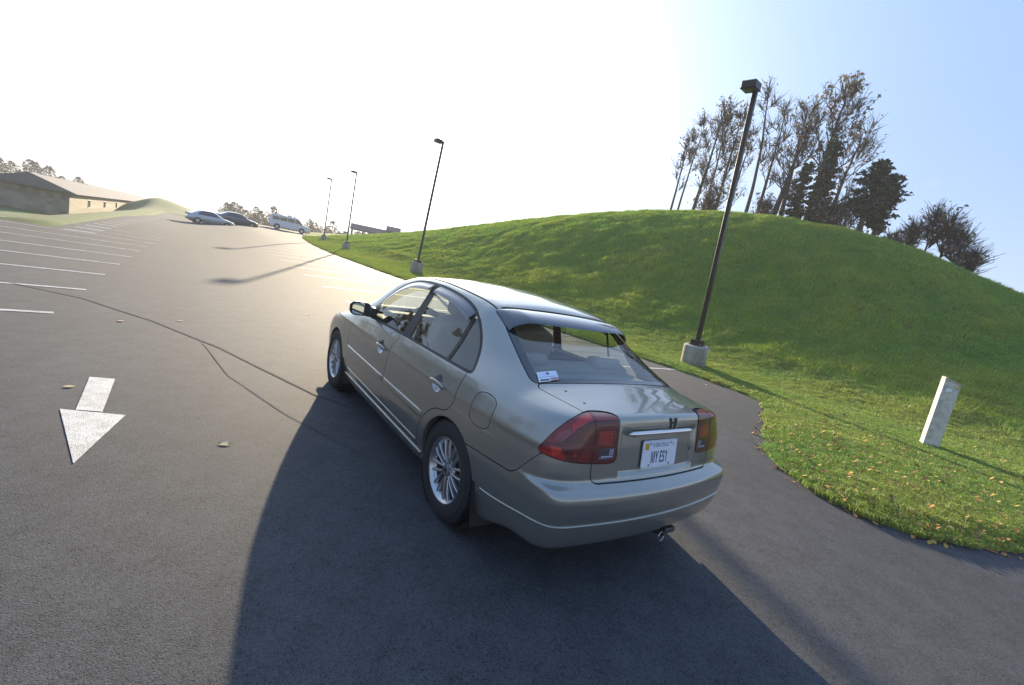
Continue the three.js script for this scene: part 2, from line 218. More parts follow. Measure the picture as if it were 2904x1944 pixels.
const kTop = table([-1.2, .03, -.84, .03, -.65, .09, -.45, .17, -.1, .20, .2, .16, .5, .10, 1.5, .09, 2.0, .10, 2.6, .12, 3.6, .10], .06);
const smax = (a, b, k) => { const h = Math.max(k - Math.abs(a - b), 0) / k; return Math.max(a, b) + h * h * h * k / 6; };
function carF(x, h, s) {
  const ax = Math.abs(x), a = (ax - carW(s, h)) * (h > .95 ? .94 : 1);
  let g = smax(a, carRear(ax, h) - s, lerp(.14, .27, ss(h, .606, .632)));
  g = smax(g, s - carFront(ax, h), .26);
  const dT = (Tk(s + .02) - Tk(s - .02)) / .04;
  g = smax(g, (h - carT(ax, s)) / Math.sqrt(1 + dT * dT), kTop(s));
  return smax(g, .17 + .12 * ss(-s, .25, .7) - h, .05);
}
function surfaceNets(F, lo, hi, cell) {              // -> triangles {p, n} with exact normals; coordinates (x, h, s)
  const n = [0, 1, 2].map((k) => Math.ceil((hi[k] - lo[k]) / cell) + 1), [nx, ny, nz] = n, V = new Float32Array(nx * ny * nz);
  for (let k = 0, o = 0; k < nz; k++) for (let j = 0; j < ny; j++) for (let i = 0; i < nx; i++, o++) V[o] = F(lo[0] + i * cell, lo[1] + j * cell, lo[2] + k * cell);
  const id = new Int32Array(nx * ny * nz).fill(-1), P = [], N = [], e = .0025;
  const at = (i, j, k) => (k * ny + j) * nx + i;
  for (let k = 0; k < nz - 1; k++) for (let j = 0; j < ny - 1; j++) for (let i = 0; i < nx - 1; i++) {
    let m = 0; const v = []; for (let c = 0; c < 8; c++) { const q = V[at(i + (c & 1), j + ((c >> 1) & 1), k + (c >> 2))]; v.push(q); if (q < 0) m++; }
    if (!m || m === 8) continue; let sx = 0, sy = 0, sz = 0, cnt = 0;
    for (let a = 0; a < 8; a++) for (const d of [1, 2, 4]) { const b = a | d; if (b === a) continue; if ((v[a] < 0) !== (v[b] < 0)) { const t = v[a] / (v[a] - v[b]); sx += (a & 1) + (d === 1 ? t : 0); sy += ((a >> 1) & 1) + (d === 2 ? t : 0); sz += (a >> 2) + (d === 4 ? t : 0); cnt++; } }
    let x = lo[0] + (i + sx / cnt) * cell, y = lo[1] + (j + sy / cnt) * cell, z = lo[2] + (k + sz / cnt) * cell, gx, gy, gz;
    for (let it = 0; it < 4; it++) { gx = (F(x + e, y, z) - F(x - e, y, z)) / (2 * e); gy = (F(x, y + e, z) - F(x, y - e, z)) / (2 * e); gz = (F(x, y, z + e) - F(x, y, z - e)) / (2 * e); const q = gx * gx + gy * gy + gz * gz || 1; if (it < 3) { const f = clamp(F(x, y, z) / q, -cell, cell); x -= f * gx; y -= f * gy; z -= f * gz; } }
    const l = Math.hypot(gx, gy, gz) || 1; id[at(i, j, k)] = P.length / 3; P.push(x, y, z); N.push(gx / l, gy / l, gz / l);
  }
  const T = { p: [], n: [] }, put = (a, b, c) => { for (const q of [a, b, c]) { T.p.push(P[3 * q], P[3 * q + 1], P[3 * q + 2]); T.n.push(N[3 * q], N[3 * q + 1], N[3 * q + 2]); } };
  const quad = (a, b, c, d, flip) => { if (a < 0 || b < 0 || c < 0 || d < 0) return; if (flip) { put(a, c, b); put(a, d, c); } else { put(a, b, c); put(a, c, d); } };
  for (let k = 1; k < nz - 1; k++) for (let j = 1; j < ny - 1; j++) for (let i = 1; i < nx - 1; i++) {
    const a = V[at(i, j, k)] < 0;
    if (a !== V[at(i + 1, j, k)] < 0) quad(id[at(i, j - 1, k - 1)], id[at(i, j, k - 1)], id[at(i, j, k)], id[at(i, j - 1, k)], !a);
    if (a !== V[at(i, j + 1, k)] < 0) quad(id[at(i - 1, j, k - 1)], id[at(i, j, k - 1)], id[at(i, j, k)], id[at(i - 1, j, k)], a);
    if (a !== V[at(i, j, k + 1)] < 0) quad(id[at(i - 1, j - 1, k)], id[at(i, j - 1, k)], id[at(i, j, k)], id[at(i - 1, j, k)], !a);
  }
  return T;
}
function split(T, fn) {                              // [inside (fn < 0), outside], triangles cut along fn = 0
  const A = { p: [], n: [] }, B = { p: [], n: [] }, p = T.p, n = T.n, cnt = p.length / 9;
  const push = (D, v) => { for (const q of v) { D.p.push(q[0], q[1], q[2]); D.n.push(q[3], q[4], q[5]); } };
  for (let t = 0; t < cnt; t++) {
    const o = 9 * t; let d0 = fn(p[o], p[o + 1], p[o + 2]), d1 = fn(p[o + 3], p[o + 4], p[o + 5]), d2 = fn(p[o + 6], p[o + 7], p[o + 8]);
    if (d0 < 0 && d1 < 0 && d2 < 0) { for (let q = 0; q < 9; q++) { A.p.push(p[o + q]); A.n.push(n[o + q]); } continue; }
    if (d0 >= 0 && d1 >= 0 && d2 >= 0) { for (let q = 0; q < 9; q++) { B.p.push(p[o + q]); B.n.push(n[o + q]); } continue; }
    const v = [0, 1, 2].map((c) => [p[o + 3 * c], p[o + 3 * c + 1], p[o + 3 * c + 2], n[o + 3 * c], n[o + 3 * c + 1], n[o + 3 * c + 2]]), d = [d0, d1, d2], a = [], b = [];
    for (let c = 0; c < 3; c++) { const e = (c + 1) % 3; (d[c] < 0 ? a : b).push(v[c]); if ((d[c] < 0) !== (d[e] < 0)) { const w = d[c] / (d[c] - d[e]), m = v[c].map((q, k) => q + (v[e][k] - q) * w); a.push(m); b.push(m); } }
    for (const [D, poly] of [[A, a], [B, b]]) for (let k = 1; k < poly.length - 1; k++) push(D, [poly[0], poly[k], poly[k + 1]]);
  }
  return [A, B];
}
function moved(T, dist) {                            // pushed along the normals by dist (a number or a function of x, h, s)
  const o = { p: T.p.slice(), n: T.n.slice() }; for (let i = 0; i < o.p.length; i += 3) { const d = typeof dist === 'function' ? dist(T.p[i], T.p[i + 1], T.p[i + 2]) : dist; for (let k = 0; k < 3; k++) o.p[i + k] += d * T.n[i + k]; } return o;
}
function joined(...L) { const o = { p: [], n: [] }; for (const T of L) { for (let i = 0; i < T.p.length; i++) { o.p.push(T.p[i]); o.n.push(T.n[i]); } } return o; }
function flipped(T) { return { p: T.p.slice(), n: T.n.map((v) => -v) }; }
function geo(T, uvf, reshade) {                      // (x, h, s) -> (x, y, z)
  const m = T.p.length / 3, P = new Float32Array(T.p.length), N = new Float32Array(T.p.length), U = new Float32Array(2 * m);
  for (let i = 0; i < m; i++) { const a = 3 * i; P[a] = T.p[a]; P[a + 1] = T.p[a + 1]; P[a + 2] = -T.p[a + 2]; const l = Math.hypot(T.n[a], T.n[a + 1], T.n[a + 2]) || 1; N[a] = T.n[a] / l; N[a + 1] = T.n[a + 1] / l; N[a + 2] = -T.n[a + 2] / l; if (uvf) { const u = uvf(T.p[a], T.p[a + 1], T.p[a + 2]); U[2 * i] = u[0]; U[2 * i + 1] = u[1]; } }
  const I = []; for (let t = 0; t < m; t += 3) {     // winding follows the normals
    const a = 3 * t, b = a + 3, c = a + 6, ux = P[b] - P[a], uy = P[b + 1] - P[a + 1], uz = P[b + 2] - P[a + 2], vx = P[c] - P[a], vy = P[c + 1] - P[a + 1], vz = P[c + 2] - P[a + 2];
    const k = (uy * vz - uz * vy) * N[a] + (uz * vx - ux * vz) * N[a + 1] + (ux * vy - uy * vx) * N[a + 2]; if (k < 0) I.push(t, t + 2, t + 1); else I.push(t, t + 1, t + 2); }
  const g = new THREE.BufferGeometry(); g.setAttribute('position', new THREE.BufferAttribute(P, 3)); g.setAttribute('normal', new THREE.BufferAttribute(N, 3)); g.setAttribute('uv', new THREE.BufferAttribute(U, 2)); g.setIndex(I);
  if (reshade) { g.deleteAttribute('normal'); const w = mergeVertices(g, 1e-5); w.computeVertexNormals(); return w; }
  return g;
}
function chaikin(P, n = 2) { for (let k = 0; k < n; k++) { const q = []; for (let i = 0; i < P.length; i++) { const a = P[i], b = P[(i + 1) % P.length]; q.push([lerp(a[0], b[0], .25), lerp(a[1], b[1], .25)], [lerp(a[0], b[0], .75), lerp(a[1], b[1], .75)]); } P = q; } return P; }
function sdPoly(P) {                                 // signed distance to a closed polygon, < 0 inside
  let x0 = 1e9, x1 = -1e9, y0 = 1e9, y1 = -1e9; for (const [a, b] of P) { x0 = Math.min(x0, a); x1 = Math.max(x1, a); y0 = Math.min(y0, b); y1 = Math.max(y1, b); }
  return (x, y) => { if (x < x0 - .15 || x > x1 + .15 || y < y0 - .15 || y > y1 + .15) return 1; let best = 1e9, ins = false; for (let i = 0, j = P.length - 1; i < P.length; j = i++) { const [ax, ay] = P[j], [bx, by] = P[i], dx = bx - ax, dy = by - ay, t = clamp(((x - ax) * dx + (y - ay) * dy) / (dx * dx + dy * dy || 1e-9), 0, 1), d = (x - ax - t * dx) ** 2 + (y - ay - t * dy) ** 2; if (d < best) best = d; if ((ay > y) !== (by > y) && x < (bx - ax) * (y - ay) / (by - ay) + ax) ins = !ins; } return Math.sqrt(best) * (ins ? -1 : 1); };
}
const sideOf = (sd, sgn) => (x, h, s) => (sgn ? x * sgn < .3 : Math.abs(x) < .3) ? 1 : sd(s, h);

// ---- materials of the sedan
const flake = (() => { const a = pnoise(256, 256, 31); return dataTex(256, (i, j) => { const v = 128 + 26 * (a(i, j) - .5); return [v, v, 255]; }); })();
const M = {
  paint: phys(.33, .33, .292, .27, { metalness: .72, clearcoat: 1, clearcoatRoughness: .035 }),
  gap: std(.012, .012, .012, .8), rubber: std(.022, .022, .023, .55), trim: std(.035, .034, .033, .55), plastic: std(.03, .03, .032, .5),
  glass: phys(.84, .89, .85, .01, { transmission: 1, thickness: 0, ior: 1.8 }), frit: phys(.02, .02, .022, .12, { clearcoat: 1, clearcoatRoughness: .03 }),
  smoke: phys(.10, .10, .105, .08, { clearcoat: 1, clearcoatRoughness: .02 }),
  chrome: std(.72, .72, .70, .12, { metalness: 1 }), alloy: std(.52, .52, .525, .30, { metalness: .9 }), alloyDark: std(.16, .16, .165, .5, { metalness: .6 }),
  cloth: std(.30, .295, .27, .95), dash: std(.05, .05, .052, .8), liner: std(.42, .41, .38, .95), dark: std(.018, .018, .019, .9), mirror: std(.85, .86, .88, .03, { metalness: 1 }),
  steel: std(.30, .29, .27, .4, { metalness: .9 }), exhaust: std(.10, .095, .09, .6, { metalness: .6 }), white: std(.8, .8, .8, .5), silver: std(.65, .65, .66, .25, { metalness: .85 }),
};
{ // tyre: fine ribs and shoulder blocks
  const t = dataTex(512, (i, j) => { const v = j / 512, tread = v > .36 && v < .64; let q = 150; if (tread) { const u = (i / 512 * 70 + (v - .5) * 14) % 1; q = ((u + 1) % 1) < .16 || Math.abs(v - .45) < .008 || Math.abs(v - .55) < .008 ? 20 : 200; } else { const r = (v < .5 ? v : 1 - v); if (r > .30) { const u = (i / 512 * 70) % 1; q = u < .2 ? 60 : 180; } if (Math.abs(r - .2) < .006 || Math.abs(r - .08) < .005) q = 230; } return [q, q, q]; });
  t.repeat.set(1, 1); M.tyre = std(.024, .024, .025, .72, { bumpMap: t, bumpScale: .004 }); }
const lensMap = canvasTex(1024, 512, (c, w, h) => {   // print of the lamp's chambers: u 0.30..0.95 across, v 0.70..1.0 up
  const X = (u) => (u - .30) / .65 * w, Y = (v) => h - (v - .70) / .30 * h, r = rng(5);
  const poly = (col, pts) => { c.fillStyle = col; c.beginPath(); pts.forEach(([a, b], k) => (k ? c.lineTo(X(a), Y(b)) : c.moveTo(X(a), Y(b)))); c.fill(); };
  c.fillStyle = '#5e1410'; c.fillRect(0, 0, w, h);
  poly('#8e262a', [[.30, 1], [.95, 1], [.95, .84], [.80, .815], [.744, .832], [.70, .868], [.659, .903], [.60, .930], [.5175, .945], [.30, .948]]);   // upper chamber
  poly('#cf3030', [[.575, .948], [.60, .965], [.66, .952], [.705, .915], [.69, .882], [.659, .906], [.61, .932]]);
  poly('#9a4a50', [[.71, .905], [.79, .865], [.80, .83], [.745, .838], [.70, .875]]);
  c.strokeStyle = '#2a0a0a'; c.lineWidth = 5; c.beginPath(); [[.80, .815], [.744, .832], [.70, .868], [.659, .903], [.60, .930], [.5175, .945], [.30, .948]].forEach(([a, b], k) => (k ? c.lineTo(X(a), Y(b)) : c.moveTo(X(a), Y(b)))); c.stroke();
  c.strokeStyle = '#c98a78'; c.lineWidth = 3; c.beginPath(); [[.755, .832], [.70, .873], [.659, .908], [.61, .931]].forEach(([a, b], k) => (k ? c.lineTo(X(a), Y(b)) : c.moveTo(X(a), Y(b)))); c.stroke();
  poly('#a8221c', [[.90, .78], [.80, .81], [.74, .80], [.69, .75], [.86, .745]]); poly('#dd3c28', [[.815, .800], [.748, .805], [.735, .775], [.79, .758]]);
  poly('#9c2a24', [[.655, .79], [.63, .79], [.63, .765], [.655, .765]]); poly('#7a1a17', [[.60, .79], [.545, .81], [.545, .745], [.60, .745]]); poly('#a5231d', [[.50, .895], [.40, .895], [.39, .82], [.50, .83]]); poly('#6c1714', [[.61, .875], [.57, .88], [.57, .84], [.61, .84]]);
  c.strokeStyle = '#b8392c'; c.lineWidth = 5; c.beginPath(); c.arc(X(.43), Y(.865), 78, 2.6, 4.4); c.stroke();
  for (let y = .725; y < .955; y += .0085) { c.fillStyle = `rgba(${r() > .5 ? '210,60,45' : '30,2,4'},0.22)`; c.fillRect(0, Y(y), w, 5); }
  for (let x = .31; x < .9; x += .0085) { c.fillStyle = `rgba(20,0,2,0.22)`; c.fillRect(X(x), 0, 4, h); }
});
const lensBump = dataTex(256, (i, j) => { const q = ((i % 16) < 2 || (j % 16) < 2) ? 60 : 170 + 40 * Math.sin(i / 16 * 6.28); return [q, q, q]; }); lensBump.repeat.set(5, 2.5);
M.lens = phys(1, .85, .85, .25, { map: lensMap, clearcoat: .7, clearcoatRoughness: .03, bumpMap: lensBump, bumpScale: .0015 });
const revBump = dataTex(64, (i, j) => { const q = (i % 8) < 3 ? 40 : 220; return [q, q, q]; });
const revMap = canvasTex(128, 128, (c, w, h) => { c.fillStyle = '#57525a'; c.fillRect(0, 0, w, h); c.fillStyle = '#3c3a40'; c.fillRect(30, 16, 84, 58); c.fillStyle = '#cfcbe0'; for (const x of [14, 26, 38]) c.fillRect(x, 8, 6, 70); c.fillStyle = '#d8d4ea'; c.fillRect(12, 84, 92, 14); c.fillStyle = '#8f8a9c'; c.fillRect(60, 100, 60, 10); c.fillStyle = '#7d7888'; for (let y = 20; y < 72; y += 9) c.fillRect(48, y, 66, 2); });
M.reverse = phys(.9, .88, .92, .16, { map: revMap, metalness: .25, clearcoat: .8, clearcoatRoughness: .03, bumpMap: revBump, bumpScale: .001 });

// ---- outlines in (s, h)
const DLO = chaikin([[2.05, .925], [1.95, .955], [1.834, 1.035], [1.702, 1.164], [1.55, 1.268], [1.38, 1.340], [1.233, 1.367], [1.057, 1.375], [.869, 1.375], [.674, 1.363], [.473, 1.338], [.334, 1.303], [.226, 1.25], [.139, 1.181], [.086, 1.128], [.038, 1.061], [-.012, .995], [-.034, .957], [-.022, .936], [.02, .931], [.3, .931], [.948, .930], [1.67, .924]], 2);
const REAR_DOOR = [[1.122, .97], [1.064, .902], [1.088, .859], [1.114, .791], [1.124, .70], [1.130, .62], [1.127, .52], [1.125, .30], [.43, .30], [.424, .33], [.412, .40], [.388, .462], [.355, .515], [.318, .56], [.275, .598], [.235, .624], [.19, .644], [.14, .655], [.09, .666], [.055, .684], [.028, .715], [.010, .75], [.004, .78], [.008, .81], [.013, .86], [.014, .97]];
const FRONT_DOOR = [[1.066, .97], [1.064, .902], [1.088, .859], [1.114, .791], [1.124, .70], [1.130, .62], [1.127, .52], [1.125, .30], [2.10, .30], [2.145, .36], [2.15, .5], [2.165, .62], [2.165, .70], [2.145, .78], [2.11, .86], [2.07, .93], [2.05, .97]];
const FUEL = chaikin([[-.180, .893], [-.362, .894], [-.374, .80], [-.370, .711], [-.176, .711], [-.174, .80]], 2);
const LAMP = chaikin([[.907, .765], [.862, .820], [.800, .886], [.724, .941], [.646, .963], [.55, .967], [.43, .966], [.372, .955], [.362, .90], [.345, .80], [.335, .745], [.362, .729], [.45, .729], [.59, .735], [.72, .744], [.84, .755]], 2);
const lampU = (x, s) => Math.abs(x) + (s + .85);
const dloSd = sdPoly(DLO), rdSd = sdPoly(REAR_DOOR), fdSd = sdPoly(FRONT_DOOR), fuelSd = sdPoly(FUEL), lampSd = sdPoly(LAMP);
const lampF = (sgn) => (x, h, s) => x * sgn < .2 || s > -.55 || h < .68 || h > 1.02 ? 1 : lampSd(lampU(x, s), h);
const glassEdge = (s) => lerp(.627, .523, (s + .42) / .63);
const sGlassTop = (ax) => .205 - .045 * (1 - (ax / .523) ** 2), sGlassLow = (ax) => -.425 - .04 * (1 - (ax / .627) ** 2);
const roundMax = (r, ...d) => { let m = -1e9, q = 0; for (const v of d) { m = Math.max(m, v); q += Math.max(0, v + r) ** 2; } return m < -r ? m : Math.sqrt(q) - r; };
const rearGlassF = (x, h, s) => s > .5 || s < -.7 || h < .9 ? 1 : roundMax(.05, Math.abs(x) - glassEdge(s), (s - sGlassTop(Math.abs(x))) * .9, (sGlassLow(Math.abs(x)) - s) * .9);
const windF = (x, h, s) => s < 1.3 || s > 2.7 || h < .85 ? 1 : roundMax(.06, Math.abs(x) - lerp(.565, .70, (s - 1.66) / .7), 1.66 - .05 * (1 - (Math.abs(x) / .56) ** 2) + .05 - s, s - (2.40 - .13 * (Math.abs(x) / .7) ** 2));
const trunkF = (x, h, s) => s > -.3 || h < .5 ? 1 : roundMax(.045, Math.abs(x) - (s > -.83 ? lerp(.517, .622, (s + .83) / .39) : .517), s - (sGlassLow(Math.abs(x)) - .004), .632 - h + (s > -.7 ? -1 : 0));
const hoodF = (x, h, s) => s < 2.2 || h < .6 ? 1 : roundMax(.05, Math.abs(x) - lerp(.74, .60, ss(s, 2.4, 3.3)), 2.42 - .13 * (Math.abs(x) / .7) ** 2 - s, s - (3.30 - .26 * (x / .8) ** 2));
const bumpGap = table([-1, .76, -.745, .76, -.645, .625, -.60, .598, -.42, .589, -.1, .570], .006);
const rearBumperF = (x, h, s) => s > -.05 || h > .76 ? 1 : Math.max(h - bumpGap(s), s + .1);
const frontBumperF = (x, h, s) => s < 2.5 ? 1 : Math.max(h - .60, 2.93 - s);
const ARCH = [[0, .307, .336], [2.62, .307, .341]];
const archF = (i) => (x, h, s) => Math.abs(x) < .5 || h > .75 ? 1 : Math.hypot(s - ARCH[i][0], h - ARCH[i][1]) - ARCH[i][2];

const sedan = thing('sedan', 'grey-beige four-door sedan parked in the foreground with a white licence plate and rain visors', 'car');
{
  let S = surfaceNets(carF, [-.9525, .135, -1.06], [.9525, 1.50, 3.57], .0125);
  const gaps = [];
  const cut = (fn, g = .0028) => {                     // panel out of the shell with a dark joint round it
    const [inn, out] = split(S, (x, h, s) => fn(x, h, s) - g); S = out; const [panel, joint] = split(inn, (x, h, s) => fn(x, h, s) + g); gaps.push(moved(joint, -.006)); return panel; };
  for (const i of [0, 1]) { S = split(S, archF(i))[1]; }
  S = split(S, (x, h, s) => h < .182 && Math.abs(x) < .74 ? -1 : 1)[1];   // open underneath; the floor pan closes it
  const body = new THREE.Group(); const sub = (name, T, mat, parent, uvf) => mesh(name, geo(T, uvf), mat, parent || sedan);

  // side windows: rubber surround, pillars and panes
  const panes = {};
  for (const sgn of [-1, 1]) {
    const d = sideOf(dloSd, sgn); let [win, rest] = split(S, d); S = rest; let ring; [win, ring] = split(win, (x, h, s) => d(x, h, s) + .017);
    const pill = (x, h, s) => { const b = Math.abs(s - lerp(.985, .958, (h - .93) / .4)) - lerp(.066, .052, (h - .93) / .4); return b; };
    const div = (x, h, s) => Math.abs(s - lerp(.282, .284, 0)) - .0145;
    const sail = (x, h, s) => 1.745 - s + (h - .93) * .15;        // black corner piece that carries the mirror
    let b, dv, sl; [b, win] = split(win, pill); [dv, win] = split(win, div); [sl, win] = split(win, sail);
    let [fr, re] = split(win, (x, h, s) => .97 - s); let [rw, qw] = split(re, (x, h, s) => .283 - s);
    panes[sgn] = { ring, b, dv, sl, fr, rw, qw };
  }
  // rear window and windscreen
  let [rg, rr] = split(S, rearGlassF); S = rr; let frit; [rg, frit] = split(rg, (x, h, s) => roundMax(.05, Math.abs(x) - glassEdge(s) + .048, (s - sGlassTop(Math.abs(x))) * .9 + .03, (sGlassLow(Math.abs(x)) - s) * .9 + .034));
  const rearWin = mesh('rear_window', geo(moved(rg, -.004)), M.glass, sedan); sub('window_border', moved(frit, -.003), M.frit, rearWin);
  gaps.push(moved(split(S, (x, h, s) => rearGlassF(x, h, s) - .006)[0], .0008));
  { // demister lines on the rear glass
    const g = []; for (let k = 0; k < 12; k++) { const s = lerp(-.37, .12, k / 11), P = []; for (let i = 0; i <= 16; i++) { const x = lerp(-1, 1, i / 16) * (glassEdge(s) - .06); P.push([x, carT(Math.abs(x), s) - .009, -s]); } g.push(tube(P, .0009, 4, 16)); } mesh('demister_line', g, std(.25, .16, .10, .6), rearWin); }
  let [ws, wr] = split(S, windF); S = wr; let wf; [ws, wf] = split(ws, (x, h, s) => windF(x, h, s) + .035); const screen = mesh('windscreen', geo(moved(ws, -.004)), M.glass, sedan); sub('window_border', moved(wf, -.003), M.frit, screen);
  // rear lamps, boot lid, filler flap, doors, bumpers, bonnet
  for (const sgn of [-1, 1]) {
    const L = lampF(sgn), lens = cut(L, .002), lamp = new THREE.Group(); lamp.name = 'tail_light'; lamp.userData.label = sgn < 0 ? 'large red tail light with a clear reversing lens' : 'red tail light seen nearly edge on'; sedan.add(lamp);
    let [rev, red] = split(lens, (x, h, s) => roundMax(.015, lampU(x, s) - .478, h - .808, .748 - h)); [rev] = [split(rev, (x, h, s) => .36 - lampU(x, s))[0]]; const keep = split(lens, (x, h, s) => Math.max(roundMax(.015, lampU(x, s) - .478, h - .808, .748 - h), .36 - lampU(x, s)))[1];
    const U = (x, h, s) => [(lampU(x, s) - .30) / .65, (h - .70) / .30];
    sub('lens', moved(keep, .003), M.lens, lamp, U); sub('reversing_lens', moved(rev, .002), M.reverse, lamp, (x, h, s) => [(lampU(x, s) - .36) / .118, (h - .748) / .06]);
    // seam where the boot lid part meets the body part of the lamp
    const seam = split(split(keep, (x, h, s) => Math.abs(x) - .5195)[0], (x, h, s) => .5155 - Math.abs(x))[0]; gaps.push(moved(seam, .0036));
  }
  const lid = cut(trunkF); const trunkLid = sub('boot_lid', lid, M.paint);
  const fuel = cut((x, h, s) => x > -.3 ? 1 : fuelSd(s, h), .0022); sub('fuel_flap', fuel, M.paint);
  const doors = {};
  for (const sgn of [-1, 1]) {
    const HS = [[.335, .142, .778], [1.392, 1.192, .757]];
    for (const [key, sd, hs] of [['r', rdSd, HS[0]], ['f', fdSd, HS[1]]]) {
      let panel = cut(sideOf(sd, sgn));
      // finger cup behind the handle, pressed into the skin
      const cupF = (x, h, s) => x * sgn < .3 ? 1 : Math.hypot((s - (hs[0] + hs[1]) / 2 - .012) / 1.15, (h - hs[2] - .012) / 1.0) - .056;
      let cup; [cup, panel] = split(panel, cupF);
      const door = sub('door', panel, M.paint); door.userData.label = (key === 'f' ? 'front' : 'rear') + ' door'; doors[sgn + key] = door;
      mesh('handle_recess', geo(moved(cup, (x, h, s) => -.024 * (1 - (clamp(cupF(x, h, s) + .056, 0, .056) / .056) ** 3)), null, true), M.silver, door);
      // pull handle: a curved bar standing off the skin
      const hw = .5 * (hs[0] - hs[1]), hc = .5 * (hs[0] + hs[1]), pts = [], N = 18;
      const prof = []; for (let a = 0; a < 12; a++) { const q = a / 12 * Math.PI * 2; prof.push([Math.cos(q) * .0085, Math.sin(q) * .0165]); }
      const P = [], I = [];
      for (let i = 0; i <= N; i++) { const u = i / N * 2 - 1, s = hc + u * hw, off = .006 + .017 * Math.pow(1 - u * u, .35), arch = .012 * (1 - u * u), sc = 1 - .35 * Math.pow(Math.abs(u), 6), hh = hs[2] + .012 + arch; const w = carW(s, hh) + off; for (const [a, b] of prof) P.push(sgn * (w + a * sc), hh + b * sc, -s); }
      for (let i = 0; i < N; i++) for (let a = 0; a < 12; a++) { const b = (a + 1) % 12, o = i * 12; I.push(o + a, o + b, o + 12 + a, o + 12 + a, o + b, o + 12 + b); }
      for (const o of [0, N * 12]) for (let a = 1; a < 11; a++) I.push(o, o + a, o + a + 1);
      const hg = new THREE.BufferGeometry(); hg.setAttribute('position', new THREE.Float32BufferAttribute(P, 3)); hg.setIndex(I); hg.computeVertexNormals(); mesh('handle', hg, M.paint, door);
      // rub strip along the door
      const a = key === 'f' ? [1.140, 2.150] : [.372, 1.118], Q = [], J = [], m = 30, pr = [[0, .026], [.007, .024], [.011, .014], [.011, -.012], [.008, -.022], [0, -.026]];
      for (let i = 0; i <= m; i++) { const s = lerp(a[0], a[1], i / m), hh = lerp(.531, .551, (s - .37) / 1.78), sc = ss(Math.min(i, m - i) / m, -.015, .03); for (const [o, v] of pr) Q.push(sgn * (carW(s, hh + v * .9) - .001 + o * sc), hh + v, -s); }
      for (let i = 0; i < m; i++) for (let k = 0; k < 5; k++) { const o = i * 6 + k; J.push(o, o + 1, o + 6, o + 6, o + 1, o + 7); } for (const o of [0, m * 6]) for (let k = 1; k < 5; k++) J.push(o, o + k, o + k + 1);
      const mg = new THREE.BufferGeometry(); mg.setAttribute('position', new THREE.Float32BufferAttribute(Q, 3)); mg.setIndex(J); mg.computeVertexNormals(); mesh('rub_strip', mg, M.paint, door);
      // inner door skin
      sub('door_card', moved(split(panel, (x, h, s) => .36 - h)[0], -.05), M.dash, door);
    }
    const w = panes[sgn], off = { f: doors[sgn + 'f'], r: doors[sgn + 'r'] };
    for (const [n, T, mat, par, dd] of [['window_surround', split(w.ring, (x, h, s) => .985 - s)[0], M.trim, off.f, .002], ['window_surround', split(w.ring, (x, h, s) => .985 - s)[1], M.trim, off.r, .002], ['pillar_trim', w.b, M.trim, off.r, .001], ['window_divider', w.dv, M.trim, off.r, .0015], ['mirror_mount', w.sl, M.plastic, off.f, 0], ['window_pane', w.fr, M.glass, off.f, -.006], ['window_pane', w.rw, M.glass, off.r, -.006], ['quarter_pane', w.qw, M.glass, off.r, -.006]]) sub(n, moved(T, dd), mat, par);
    gaps.push(moved(split(w.b, (x, h, s) => Math.abs(s - lerp(.987, .96, (h - .93) / .4)) - .003)[0], .0018));
    // smoked rain visors: a band along the top of each side window, standing off the glass
    for (const [T, par, lo] of [[w.fr, off.f, 1.02], [w.rw, off.r, 1.06]]) {
      const topBand = (x, h, s) => { let t; if (s > 1.0) t = dloSd(s, h) + .075 * (.75 + .25 * ss(1.9 - s, 0, .4)); else t = dloSd(s, h) + lerp(.085, .075, (s - .3) / .6); return h < 1.0 || (s < .95 && s > .85 && h < 1.2) ? Math.max(-t, 1.03 - h) : -t; };
      const lim = (x, h, s) => Math.max(topBand(x, h, s), s > 1 ? (1.0 - h) : (1.17 - h));
      const band = split(T, lim)[0]; const bow = (x, h, s) => .004 + .022 * ss(-(dloSd(s, h) + .017), 0, .05);
      if (band.p.length) mesh('rain_visor', [geo(moved(band, bow), null, true), geo(moved(band, (x, h, s) => bow(x, h, s) - .003), null, true)], M.smoke, par);
    }
    // bright sill mouldings
    const sillStrip = (s0, s1, hf, o, r) => { const P = []; for (let i = 0; i <= 24; i++) { const s = lerp(s0, s1, i / 24), h = hf(s); P.push([sgn * (carW(s, h) + o), h, -s]); } return tube(P, r, 8, 48); };
    mesh('sill_moulding', [sillStrip(.44, 2.12, (s) => .329 + .028 * (s - .44) / 1.0 * .6, .0005, .006), sillStrip(.352, 2.22, (s) => .262 + .010 * (s - .35), .001, .011)], M.paint, sedan);
    // wheel arch lips and liners
    for (const [cs, ch, r] of ARCH) { const P = [], I = []; const K = 40; for (let i = 0; i <= K; i++) { const a = lerp(-.42, Math.PI + .42, i / K), rr = r, s = cs + rr * Math.cos(a), h = Math.max(.17, ch + rr * Math.sin(a)), w = carW(s, h); P.push(sgn * (w + .001), h, -s, sgn * (w - .004), ch + (rr - .006) * Math.sin(a), -(cs + (rr - .006) * Math.cos(a)), sgn * (w - .045), ch + (rr - .008) * Math.sin(a), -(cs + (rr - .008) * Math.cos(a))); if (i) { const o = 3 * i; for (const q of [0, 1]) I.push(o + q - 3, o + q - 2, o + q, o + q, o + q - 2, o + q + 1); } }
      const g = new THREE.BufferGeometry(); g.setAttribute('position', new THREE.Float32BufferAttribute(P, 3)); g.setIndex(I); g.computeVertexNormals(); mesh('wheel_arch_lip', g, M.paint, sedan);
